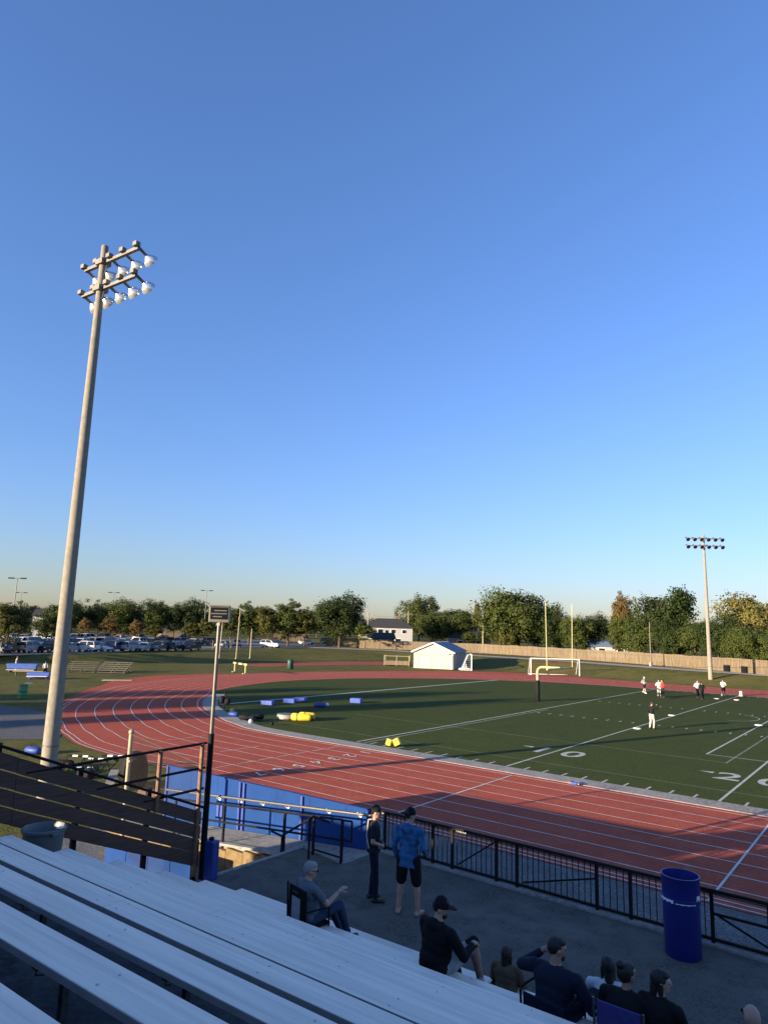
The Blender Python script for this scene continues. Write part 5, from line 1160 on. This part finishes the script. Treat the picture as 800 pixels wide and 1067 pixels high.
def hand(F, wrist, d, n, skin, s=1.0, curl=0.5, fingers=True):
    d = Vector(d).normalized(); n = Vector(n); n = (n-d*n.dot(d)).normalized(); side = d.cross(n)
    rot = Matrix((side, d, n)).transposed()
    F.ell(Vector(wrist)+d*0.052*s, (0.040*s,0.055*s,0.020*s), skin, rot)
    if not fingers: F.ell(Vector(wrist)+d*0.12*s+n*0.02, (0.036*s,0.05*s,0.018*s), skin, rot); return
    for k, L in enumerate((0.066,0.078,0.073,0.056)):
        b0 = Vector(wrist)+d*(0.088-0.004*abs(k-1.4))*s+side*(-0.030+0.020*k)*s; pb = MB(); p = b0; a = 0.15*curl
        for j, f in enumerate((0.45,0.32,0.23)):
            a += curl*0.75; q = p+(d*math.cos(a)+n*math.sin(a))*L*f*1.25*s; pb.tube(p,q,(0.0098-0.0012*j)*s,(0.0086-0.0012*j)*s,7); pb.ell(q,[(0.0086-0.0012*j)*s]*3,7,5); p = q
        F.post.append((pb, skin))
    pb = MB(); p = Vector(wrist)+d*0.03*s-side*0.034*s
    for j, (o1, o2) in enumerate(((0.75,0.35),(0.35,0.55))):
        q = p+(d*0.8-side*o1+n*o2).normalized()*(0.040-0.006*j)*s; pb.tube(p,q,(0.0125-0.002*j)*s,(0.0105-0.002*j)*s,7); pb.ell(q,[(0.0105-0.002*j)*s]*3,7,5); p = q
    F.post.append((pb, skin))
def head(F, root, c, yaw, pitch, skin, hair=None, style='short', s=1.0, face=True, roll=0.0, cap=None, glasses=False, beard=None):
    rot = Matrix.Rotation(yaw,3,'Z') @ Matrix.Rotation(pitch,3,'X') @ Matrix.Rotation(roll,3,'Y'); c = Vector(c)
    P = lambda x,y,z: c+rot@V3(x*s,y*s,z*s)
    F.ell(c,(0.074*s,0.094*s,0.112*s),skin,rot); F.ell(P(0,0.030,-0.062),(0.052*s,0.056*s,0.058*s),skin,rot); F.ell(P(0,0.096,-0.015),(0.014*s,0.022*s,0.026*s),skin,rot)
    for sg in (-1,1): F.ell(P(0.077*sg,-0.005,-0.01),(0.012*s,0.022*s,0.032*s),skin,rot)
    F.ell(P(0,0.085,0.022),(0.050*s,0.018*s,0.012*s),skin,rot)
    if face:
        for sg in (-1,1): pb = MB(); pb.ell(P(0.031*sg,0.0865,0.005),(0.012*s,0.007*s,0.007*s),8,6,rot=rot); F.post.append((pb,'eye'))
        pb = MB(); pb.ell(P(0,0.0865,-0.062),(0.022*s,0.008*s,0.006*s),8,6,rot=rot); F.post.append((pb,'lip'))
    if hair:
        b = MB()
        if style in ('short','crop'):
            k = 1.0 if style == 'short' else 0.97
            b.ell(P(0,-0.022,0.026),(0.083*s*k,0.094*s*k,0.104*s*k),18,12,rot=rot); b.ell(P(0,0.020,0.070),(0.068*s,0.072*s,0.052*s),14,8,rot=rot)
        elif style == 'fringe': b.ell(P(0,-0.035,0.0),(0.082*s,0.082*s,0.098*s),18,12,rot=rot)
        elif style in ('long','pony'):
            b.ell(P(0,-0.022,0.024),(0.087*s,0.099*s,0.110*s),18,12,rot=rot); b.ell(P(0,0.020,0.075),(0.070*s,0.072*s,0.050*s),14,8,rot=rot)
            q = Vector((0,0,-0.20 if style == 'pony' else -0.26)); a0 = P(0,-0.055,-0.03); e0 = a0+rot@V3(0,-0.03,0)*s+q*s
            b.tube(a0,e0,0.070*s if style == 'long' else 0.045*s,0.042*s if style == 'long' else 0.02*s,14); b.ell(e0,(0.042*s if style == 'long' else 0.02*s,0.035*s,0.04*s),12,8)
            if style == 'long':
                for sg in (-1,1): b.tube(P(0.062*sg,-0.01,0.0),P(0.07*sg,-0.01,-0.20),0.034*s,0.022*s,10)
        elif style == 'bun':
            b.ell(P(0,-0.022,0.024),(0.086*s,0.098*s,0.108*s),18,12,rot=rot); b.ell(P(0,0.020,0.072),(0.068*s,0.070*s,0.050*s),14,8,rot=rot); b.ell(P(0,-0.075,0.115),(0.052*s,0.050*s,0.048*s),14,10,rot=rot)
        b.build('hair', M[hair], root, smooth=True)
    if beard: b = MB(); b.ell(P(0,0.036,-0.075),(0.060*s,0.058*s,0.050*s),14,10,rot=rot); b.build('beard', M[beard], root, smooth=True)
    if cap:
        mat, back = cap; b = MB()
        prof = [(0.090*math.cos(R(t))*s,0.105*math.sin(R(t))*s) for t in range(0,91,10)]; prof[-1] = (0.0005,prof[-1][1])
        b.lathe([(0.088*s,-0.02*s)]+prof, P(0,-0.004,0.032), 22, axis=rot, sy=1.13); b.ell(P(0,-0.004,0.139),(0.010*s,0.010*s,0.006*s),8,5); cp = b.build('cap', M[mat], root, smooth=True)
        sg = -1 if back else 1; bb = MB(); bb.ell(P(0,sg*0.125,0.030),(0.072*s,0.075*s,0.008*s),16,6,rot=rot @ Matrix.Rotation(-sg*0.12,3,'X')); bb.build('brim', M[mat], cp, smooth=True)
    if glasses:
        b = MB()
        for sg in (-1,1): b.ell(P(0.034*sg,0.098,0.006),(0.028*s,0.008*s,0.020*s),10,6,rot=rot); b.tube(P(0.062*sg,0.09,0.01),P(0.082*sg,-0.01,0.012),0.004*s,n=5)
        b.build('sunglasses', M['black'], root, smooth=True)
def torso(F, pelvis, neck, right, m_top, m_low, wide=1.0, belly=0.0, hem=0.0, s=1.0):
    pelvis = Vector(pelvis); neck = Vector(neck); up = (neck-pelvis).normalized(); right = Vector(right); right = (right-up*right.dot(up)).normalized(); fwd = up.cross(right)
    rot = Matrix((right, fwd, up)).transposed(); L = (neck-pelvis).length; at_ = lambda t, f=0.0: pelvis+up*L*t+fwd*f
    F.ell(at_(0.0,-0.01),(0.165*s*wide,0.125*s*wide,0.125*s),m_low,rot)
    F.ell(at_(0.20,0.005+belly*0.4),(0.165*s*wide,(0.120+belly)*s*wide,0.16*s),m_top,rot); F.ell(at_(0.45,belly*0.3),(0.168*s*wide,(0.120+belly*0.5)*s*wide,0.18*s),m_top,rot)
    F.ell(at_(0.68,0.0),(0.188*s*wide,0.125*s*wide,0.17*s),m_top,rot)
    F.cone(at_(0.86)-right*0.135*s*wide,at_(0.86)+right*0.135*s*wide,0.072*s,0.072*s,m_top); F.cone(at_(0.82),at_(0.98),0.10*s,0.062*s,m_top)
    if hem: F.ell(at_(0.03,0.0),(0.178*s*wide,0.136*s*wide,hem*s),m_top,rot)
    return rot, at_, right, fwd, up
def limb(F, a, b, c, r, m1, m2, bulge=True):
    F.cone(a,b,r[0],r[1],m1); F.cone(b,c,r[1]*0.98,r[2],m2)
    if bulge: F.cone(Vector(b).lerp(Vector(c),0.18),Vector(b).lerp(Vector(c),0.42),r[1]*1.03,r[1]*0.98,m2)
def shoe(F, ank, d, m='shoe', s=1.0, sole='sole'):
    d = Vector(d); d.z = 0; d.normalize(); a = Vector(ank); z = a.z-0.052*s
    F.cone(V3(a.x,a.y,z)-d*0.045*s, V3(a.x,a.y,z-0.004)+d*0.16*s, 0.046*s, 0.036*s, m); F.cone(V3(a.x,a.y,a.z), V3(a.x,a.y,z)+d*0.05*s, 0.046*s,0.044*s, m)
    F.cone(V3(a.x,a.y,z-0.026*s)-d*0.05*s, V3(a.x,a.y,z-0.026*s)+d*0.17*s, 0.026*s, 0.024*s, sole)
def rz_of(dx, dy): return math.atan2(dy, dx)-math.pi/2
def person(label, loc, rz, s=1.0, group=None):
    t = thing('person', label, 'person', loc, rz, group); t.scale = (s,s,s); return t
VN = 0.0125

# -- man in charcoal T-shirt standing at the railing
t = person('man in charcoal T-shirt, dark trousers and backward cap standing at the railing', (16.12,-12.72,WZ), rz_of(0.72,0.62), 0.975)
F = Fig(); torso(F,(0,0,0.97),(0,0.0,1.47),(1,0,0),'c_charcoal','c_navy',1.03,0.03,0.0); F.skirt(0.90,1.12,0.176,0.140,0.170,0.135,'c_charcoal')
limb(F,(-0.10,0,0.92),(-0.105,0.03,0.50),(-0.11,-0.02,0.10),(0.095,0.066,0.050),'c_navy','c_navy'); limb(F,(0.10,0,0.92),(0.115,0.05,0.50),(0.13,0.06,0.10),(0.095,0.066,0.050),'c_navy','c_navy')
shoe(F,(-0.11,-0.02,0.09),(-0.1,1,0)); shoe(F,(0.13,0.06,0.09),(0.15,1,0))
for sg in (-1,1):
    sh = V3(0.20*sg,0,1.40); el = V3(0.275*sg,-0.03,1.14); wr = V3(0.10*sg,0.17,1.02)
    F.cone(sh,sh.lerp(el,0.62),0.066,0.060,'c_charcoal'); F.cone(sh.lerp(el,0.5),el,0.046,0.042,'skin'); F.cone(el,wr,0.042,0.028,'skin'); hand(F,wr,(-sg*0.9,0.35,-0.1),(0,-1,0.1),'skin',1.0,0.6)
F.cone((0,0,1.45),(0,0.02,1.56),0.056,0.052,'skin'); head(F,t,(0,0.035,1.635),R(-8),R(-4),'skin','hair_dark','crop',1.0,cap=('c_black',True))
F.finish(t,VN)
b = MB(); b.path([(-0.15,-0.11,1.45),(0.06,-0.145,1.20),(0.17,-0.10,1.0)],0.012,6); b.path([(-0.15,-0.11,1.45),(-0.13,0.06,1.47),(0.0,0.145,1.25),(0.17,0.10,1.0)],0.012,6); b.build('bag_strap', M['c_cream'], t)
# -- man in blue patterned hoodie
t = person('man in blue patterned hooded top and black shorts standing with back turned', (17.02,-12.80,WZ), rz_of(-0.22,0.97), 1.045)
F = Fig(); torso(F,(0,0,0.97),(0,0.01,1.47),(1,0,0),'c_bluepattern','c_bluepattern',1.08,0.02,0.0); F.skirt(0.80,1.06,0.190,0.142,0.172,0.128,'c_bluepattern')
for sg, fy in ((-1,-0.02),(1,0.03)):
    limb(F,(0.11*sg,0,0.92),(0.15*sg,0.03,0.52),(0.175*sg,fy,0.10),(0.112,0.060,0.040),'c_black','skin'); F.cone((0.11*sg,0,0.90),(0.145*sg,0.025,0.56),0.115,0.095,'c_black')
    shoe(F,(0.175*sg,fy,0.085),(0.25*sg,1,0),'skin',0.95,'shoe')
sh = V3(-0.212,0,1.39); el = V3(-0.262,-0.05,1.12); wr = V3(-0.265,0.06,0.89)
F.cone(sh,el,0.070,0.056,'c_bluepattern'); F.cone(el,wr,0.056,0.040,'c_bluepattern'); hand(F,wr,(0.02,0.35,-0.95),(1,0.2,0),'skin',1.0,0.5)
sh = V3(0.212,0,1.39); el = V3(0.285,-0.04,1.13); wr = V3(0.25,0.17,0.98)
F.cone(sh,el,0.070,0.056,'c_bluepattern'); F.cone(el,wr,0.056,0.040,'c_bluepattern'); hand(F,wr,(-0.3,0.9,-0.25),(-0.6,0,0.7),'skin',1.0,0.9)
F.ell((0,-0.10,1.44),(0.125,0.065,0.095),'c_bluepattern'); F.cone((0,0,1.45),(0,0.02,1.56),0.058,0.054,'skin')
head(F,t,(0,0.035,1.635),R(-48),R(-4),'skin','hair_dark','short',1.0,cap=('c_black',True)); F.finish(t,VN)
b = MB(); b.box((0.205,0.27,0.955),(0.07,0.015,0.14),rot=Matrix.Rotation(R(-30),3,'X')); o = b.build('mobile_phone', M['black']); o.parent = None
o.matrix_world = Matrix.Translation((17.02,-12.80,WZ)) @ Matrix.Rotation(rz_of(-0.22,0.97),4,'Z') @ Matrix.Scale(1.045,4); tag(o,'black phone in the right hand of the man in blue hoodie','phone')

def seat_row(i, x=19.5): return ROW_Y-RUN*i-0.12+SKEW*(x-14.66), PZ0+RISE*i
# -- grey haired man in a clip-on chair
cx_ = 17.22; sy, sz = seat_row(1, cx_)
t = person('grey haired man in grey T-shirt and jeans on a folding seat', (cx_,sy,sz-0.01), rz_of(0.22,0.97), 1.02)
F = Fig(); torso(F,(0,-0.10,0.12),(0,-0.08,0.60),(1,0,0),'c_grey','c_denim',1.08,0.05,0.10)
for sg in (-1,1):
    kn = V3(0.12*sg+(0.05 if sg > 0 else 0),0.40,0.16+(0.06 if sg > 0 else 0)); an = V3(0.10*sg,0.62,-0.24)
    limb(F,(0.10*sg,-0.05,0.10),kn,an,(0.098,0.068,0.050),'c_denim','c_denim'); shoe(F,an+V3(0,0,-0.01),(0.1,1,0),'shoe',1.0,'shoe')
sh = V3(-0.20,-0.08,0.53); el = V3(-0.25,0.02,0.27); wr = V3(-0.12,0.24,0.24)
F.cone(sh,sh.lerp(el,.6),0.068,0.060,'c_grey'); F.cone(sh.lerp(el,.5),el,0.046,0.043,'skin'); F.cone(el,wr,0.043,0.029,'skin'); hand(F,wr,(0.5,0.8,-0.1),(0,0.2,-1),'skin',1.0,0.5)
sh = V3(0.20,-0.08,0.53); el = V3(0.26,0.10,0.32); wr = V3(0.20,0.36,0.42)
F.cone(sh,sh.lerp(el,.6),0.068,0.060,'c_grey'); F.cone(sh.lerp(el,.5),el,0.046,0.043,'skin'); F.cone(el,wr,0.043,0.029,'skin'); hand(F,wr,(-0.1,0.9,0.35),(-0.3,0.2,-0.9),'skin',1.0,0.35)
F.cone((0,-0.08,0.58),(0,-0.05,0.69),0.058,0.055,'skin'); head(F,t,(0,-0.035,0.735),R(-22),R(-6),'skin','hair_grey','crop',1.02,glasses=True); F.finish(t,VN)
b = MB(); b.lathe([(0.031,-0.012),(0.034,0),(0.031,0.012)],(0.205,0.335,0.41),14,axis=Vector((-0.06,0.26,0.10)).to_track_quat('Z','Y').to_matrix()); b.build('wristwatch', M['galv'], t)
def clip_chair(label, x, i, rz, back_m, frame_m, pocket=None, h=0.46, w=0.50):
    y, z = seat_row(i, x); t = thing('folding_chair', label, 'chair', (x,y,z+0.004), rz)
    b = MB(); b.box((0,0.0,0.025),(w-0.04,0.40,0.04)); b.build('seat', M[back_m], t, bevel=0.012)
    b = MB(); b.box((0,-0.25,0.08+h/2),(w-0.06,0.03,h)); bk = b.build('backrest', M[back_m], t, bevel=0.012)
    if pocket: b = MB(); b.box((0,-0.272,0.06+h*0.42),(w*0.44,0.012,h*0.66)); b.build('mesh_panel', M[pocket], bk, bevel=0.004); b = MB(); b.box((-0.03,-0.272,0.02+h*0.98),(w*0.30,0.008,0.02)); b.build('badge', M['galv'], bk)
    for sg in (-1,1):
        b = MB(); b.tube((sg*w/2,-0.25,0.0),(sg*w/2,-0.27,0.10+h),0.014,n=8); b.build('back_post', M[frame_m], t)
        b = MB(); b.path([(sg*w/2,-0.25,0.26),(sg*w/2,0.16,0.26),(sg*w/2,0.16,0.0)],0.013,8); b.build('armrest', M[frame_m], t)
    b = MB(); b.tube((-w/2-0.02,-0.24,0.014),(w/2+0.04,-0.24,0.014),0.013,n=8); b.build('cross_bar', M['galv'], t)
    return t
clip_chair('black folding stadium seat with grey mesh panel under the grey haired man', cx_, 1, rz_of(0.22,0.97), 'c_black', 'black', 'c_palegrey')
# -- man in black hoodie
sy, sz = seat_row(1)
t = person('bearded man in black hoodie, cap and pale shorts sitting with one leg raised', (19.44,sy,sz-0.05), rz_of(0.25,0.97), 1.06)
F = Fig(); torso(F,(0,-0.06,0.11),(0,0.0,0.60),(1,0,0),'c_black','c_palegrey',1.22,0.07,0.13)
limb(F,(-0.10,0,0.10),(-0.15,0.40,0.13),(-0.13,0.52,-0.26),(0.105,0.066,0.045),'c_palegrey','c_black'); shoe(F,(-0.13,0.52,-0.265),(0,1,0))
limb(F,(0.11,0,0.11),(0.19,0.42,0.32),(0.16,0.60,-0.16),(0.105,0.066,0.045),'c_palegrey','skin'); shoe(F,(0.16,0.60,-0.20),(0.3,1,0)); F.cone((0.165,0.585,-0.14),(0.16,0.60,-0.17),0.05,0.05,'c_white')
F.cone((0.13,0.10,0.14),(0.17,0.33,0.26),0.112,0.090,'c_palegrey'); F.cone((0.185,0.36,0.30),(0.195,0.44,0.33),0.072,0.068,'c_black')
sh = V3(0.235,0.0,0.52); el = V3(0.34,0.12,0.28); wr = V3(0.27,0.37,0.36)
F.cone(sh,el,0.078,0.062,'c_black'); F.cone(el,wr.lerp(el,.25),0.060,0.044,'c_black'); F.cone(wr.lerp(el,.35),wr,0.034,0.030,'skin'); hand(F,wr,(-0.45,0.75,-0.35),(-0.2,-0.3,-1),'skin',1.05,0.55)
sh = V3(-0.235,0.0,0.52); el = V3(-0.32,0.10,0.27); wr = V3(-0.12,0.30,0.24)
F.cone(sh,el,0.078,0.062,'c_black'); F.cone(el,wr,0.060,0.042,'c_black'); hand(F,wr,(0.8,0.5,-0.1),(0,0,-1),'skin',1.05,0.6)
F.ell((0,-0.09,0.575),(0.13,0.075,0.085),'c_black'); F.cone((0,0.0,0.58),(0,0.03,0.69),0.06,0.056,'skin'); head(F,t,(0,0.05,0.745),R(-50),R(-8),'skin','hair_dark','crop',1.02,cap=('c_black',False),beard='hair_dark'); F.finish(t,VN)
for k, (dx, dy) in enumerate(((0.30,0.0),(0.42,0.06))):
    ty, tz = seat_row(0); sl_ = thing('flip_flop', ['dark flip-flop left on the front plank, left one','dark flip-flop left on the front plank, right one'][k], 'flip-flop', (19.52+dx,ty-0.02+dy,tz+0.003), 0.5+0.3*k, 'pair of flip-flops')
    b = MB(); b.ell((0,0,0.012),(0.045,0.13,0.012),14,6); b.build('sole', M['black'], sl_, smooth=True); b = MB(); b.path([(-0.035,0.0,0.015),(0,0.06,0.05),(0.035,0.0,0.015)],0.009,6); b.build('strap', M['black'], sl_)
# -- girl in brown coat
sy, sz = seat_row(0, 20.0)
t = person('girl with long dark hair in brown coat sitting on the front plank', (19.98,sy,sz-0.13), rz_of(-0.1,1), 0.74)
F = Fig(); torso(F,(0,-0.02,0.12),(0,0.02,0.58),(1,0,0),'c_brown','c_brown',1.28,0.05,0.14)
for sg in (-1,1):
    limb(F,(0.10*sg,0.02,0.10),(0.11*sg,0.42,0.12),(0.11*sg,0.46,-0.40),(0.09,0.062,0.046),'c_navy','c_navy'); shoe(F,(0.11*sg,0.46,-0.41),(0,1,0))
    sh = V3(0.22*sg,0.02,0.50); el = V3(0.30*sg,0.10,0.26); wr = V3(0.14*sg,0.30,0.20); F.cone(sh,el,0.082,0.066,'c_brown'); F.cone(el,wr,0.064,0.046,'c_brown'); hand(F,wr,(-0.6*sg,0.7,0),(0,0,-1),'skin',0.9,0.5)
F.cone((0,0.02,0.56),(0,0.04,0.66),0.052,0.05,'skin'); head(F,t,(0,0.05,0.72),R(-10),R(-5),'skin','hair_brown','long',1.15); F.finish(t,VN)
# -- man in navy jacket
sy, sz = seat_row(1, 21.05)
t = person('broad man in navy jacket lifting a cup to his face', (21.05,sy+0.02,sz-0.10), rz_of(0.1,0.99), 1.05)
F = Fig(); torso(F,(0,-0.06,0.11),(0,0.0,0.58),(1,0,0),'c_navy','c_navy',1.34,0.07,0.12)
limb(F,(-0.12,0,0.10),(-0.17,0.42,0.13),(-0.15,0.50,-0.30),(0.108,0.07,0.05),'c_navy','c_navy'); shoe(F,(-0.15,0.50,-0.33),(0,1,0)); limb(F,(0.12,0,0.11),(0.24,0.44,0.22),(0.42,0.60,0.10),(0.108,0.07,0.05),'c_navy','c_navy'); shoe(F,(0.44,0.62,0.12),(0.9,0.5,0))
sh = V3(-0.26,0.0,0.50); el = V3(-0.50,0.10,0.40); wr = V3(-0.26,0.22,0.60)
F.cone(sh,el,0.082,0.064,'c_navy'); F.cone(el,wr.lerp(el,.2),0.062,0.044,'c_navy'); F.cone(wr.lerp(el,.3),wr,0.035,0.031,'skin_tan'); hand(F,wr,(0.8,0.25,0.45),(0.1,0.9,-0.3),'skin_tan',1.05,0.9)
sh = V3(0.26,0.0,0.50); el = V3(0.40,0.08,0.24); wr = V3(0.26,0.34,0.22)
F.cone(sh,el,0.082,0.066,'c_navy'); F.cone(el,wr,0.062,0.044,'c_navy'); hand(F,wr,(-0.3,0.9,0),(0,0,-1),'skin_tan',1.05,0.5)
F.cone((0,0.0,0.55),(0,0.03,0.68),0.066,0.064,'skin_tan'); head(F,t,(0,0.05,0.735),R(-42),R(-4),'skin_tan','hair_dark','crop',1.04,beard='hair_dark'); F.finish(t,VN)
mw = Matrix.Translation((21.05,sy+0.02,sz-0.10)) @ Matrix.Rotation(rz_of(0.1,0.99),4,'Z') @ Matrix.Scale(1.06,4)
cu = thing('cup', 'pale blue drinking cup raised by the man in navy jacket', 'cup', mw @ V3(-0.155,0.285,0.63)); b = MB(); b.lathe([(0,0),(0.032,0),(0.042,0.11),(0.038,0.11),(0.03,0.01),(0,0.01)],n=20); b.build('cup_wall', M['c_white'], cu, smooth=True); b = MB(); b.lathe([(0.0425,0.035),(0.0435,0.075)],n=20); b.build('band', M['pad_blue'], cu)
clip_chair('dark folding stadium seat under the man in navy jacket', 21.05, 1, rz_of(0.1,0.99), 'c_navy', 'black', None, 0.14, 0.60)
# -- woman in white top, dark-haired woman with bun, woman in profile, bald man
def sitter(label, x, i, rz, s, top, low, skin, hair, style, hy, hp=0.0, wide=1.0, dz=0.0, **kw):
    y, z = seat_row(i, x); t = person(label, (x,y,z+dz), rz, s); F = Fig(); torso(F,(0,-0.05,0.11),(0,0.02,0.58),(1,0,0),top,low,wide,0.03,0.11)
    for sg in (-1,1):
        limb(F,(0.10*sg,0,0.10),(0.13*sg,0.42,0.12),(0.12*sg,0.50,-0.30),(0.092,0.062,0.046),low,low); shoe(F,(0.12*sg,0.50,-0.32),(0.1*sg,1,0))
        sh = V3(0.20*sg*wide,0.01,0.51); el = V3(0.27*sg*wide,0.10,0.26); wr = V3(0.12*sg,0.32,0.21); F.cone(sh,el,0.066,0.052,top); F.cone(el,wr,0.050,0.036,top); hand(F,wr,(-0.6*sg,0.7,0),(0,0,-1),skin,0.95,0.5)
    F.cone((0,0.01,0.56),(0,0.035,0.67),0.054,0.052,skin); head(F,t,(0,0.05,0.73),hy,hp,skin,hair,style,1.0,**kw); F.finish(t,VN); return t
sitter('woman in white top with dark hair, half hidden by the bun woman', 21.36, 0, rz_of(-0.2,0.98), 0.97, 'c_white', 'c_denim', 'skin_tan', 'hair_dark', 'long', R(22), 0.0, 1.05, -0.06)
sitter('woman in black with a hair bun on a purple seat', 21.88, 1, rz_of(0.0,1.0), 1.02, 'c_black', 'c_black', 'skin_tan', 'hair_dark', 'bun', R(-30), 0.1, 1.16, -0.10)
clip_chair('purple blue folding stadium seat under the woman with bun', 21.88, 1, rz_of(0.0,1.0), 'c_purple', 'galv', None, 0.34, 0.54)
sitter('woman in black with long dark hair looking right in profile', 22.24, 1, rz_of(0.2,0.98), 0.97, 'c_black', 'c_navy', 'skin', 'hair_dark', 'long', R(-62), 0.0, 1.0, -0.03)
sitter('bald man at the bottom right corner with sunglasses', 23.13, 1, rz_of(-0.1,1.0), 1.0, 'c_charcoal', 'c_denim', 'skin', None, 'crop', R(38), 0.1, 1.1, -0.12, glasses=True)

# -- people out on the field
def walker(label, px, py, facing, s, top, low, skin, hair, arm='down', stride=0.12, shorts=False, group='people out on the turf', p=None, z=0.014, hood=False, cap=None):
    p = at_z(px,py,0.0) if p is None else p; t = person(label, (p.x,p.y,z), rz_of(*facing), s, group); F = Fig(); torso(F,(0,0,0.97),(0,0.03,1.47),(1,0,0),top,low,1.05,0.02,0.10)
    for sg in (-1,1):
        st = stride*sg; kn = V3(0.11*sg,0.06+st*0.6,0.51); an = V3(0.12*sg,st-0.02,0.10+max(0,-st)*0.35)
        limb(F,(0.10*sg,0,0.92),kn,an,(0.100,0.066,0.048),low,skin if shorts else low); shoe(F,an,(0,1,0),'c_white' if shorts else 'shoe')
        if shorts: F.cone((0.10*sg,0,0.90),V3(0.10*sg,0,0.92).lerp(kn,.85),0.112,0.088,low)
        sh = V3(0.20*sg,0.03,1.40)
        if arm == 'up' and sg > 0: el = V3(0.36,0.16,1.30); wr = V3(0.20,0.30,1.50)
        elif arm == 'bent': el = V3(0.29*sg,-0.06-st*0.4,1.14); wr = V3(0.17*sg,0.18,1.12)
        else: el = V3(0.27*sg,-0.02-st*0.4,1.13); wr = V3(0.27*sg,0.09-st*0.7,0.90)
        F.cone(sh,el,0.064,0.052,top); F.cone(el,wr,0.050,0.036,top if not shorts or hood else skin); hand(F,wr,(wr-el),(-sg,0,0),skin,1.0,0.5)
    F.cone((0,0.02,1.45),(0,0.04,1.56),0.055,0.052,skin); head(F,t,(0,0.055,1.635),R(-10),0,skin,hair if not hood else None,'short',1.0,cap=cap)
    if hood: F.ell((0,0.02,1.63),(0.105,0.10,0.135),top)
    F.finish(t,0.016); return t
walker('coach in black top and cream trousers shading his eyes midfield', 679, 760, (0.45,0.88), 1.03, 'c_black', 'c_cream', 'skin', 'hair_brown', 'up', 0.05)
walker('player in heather grey hooded top and black shorts jogging', 671, 722.5, (0.9,-0.3), 1.02, 'c_heather', 'c_black', 'skin', None, 'bent', 0.22, True, hood=True)
walker('player in red jersey and dark trousers near the far sideline', 690.5, 727, (-0.6,-0.5), 1.02, 'c_red', 'c_navy', 'skin', 'hair_dark', 'bent', 0.08)
walker('player in white shirt partly behind the red jersey', 686.5, 726.3, (0.3,-0.9), 1.02, 'c_white', 'c_cream', 'skin', 'hair_brown', 'bent', 0.08)
walker('player in white top and black trousers beside the one in black', 726.5, 727, (0.6,-0.7), 1.02, 'c_white', 'c_black', 'skin', 'hair_dark', 'bent', 0.10)
walker('player dressed all in black near the far sideline', 731.5, 729, (-0.5,0.7), 1.0, 'c_black', 'c_black', 'skin_tan', 'hair_dark', 'bent', 0.12)
walker('player in white shirt and black shorts by the pylon', 753.5, 725.5, (-0.2,-0.9), 1.02, 'c_white', 'c_black', 'skin', 'hair_dark', 'bent', 0.10, True)
walker('person in pale clothes standing at the blue covered bench', 16.5, 699.5, (0.3,0.9), 1.0, 'c_heather', 'c_palegrey', 'skin', 'hair_brown', 'bent', 0.04, False, 'people by the covered benches')
walker('person in pale top and black shorts near the front covered bench', 46.5, 705.5, (-0.6,0.5), 0.95, 'c_palegrey', 'c_black', 'skin', 'hair_brown', 'down', 0.12, True, 'people by the covered benches')
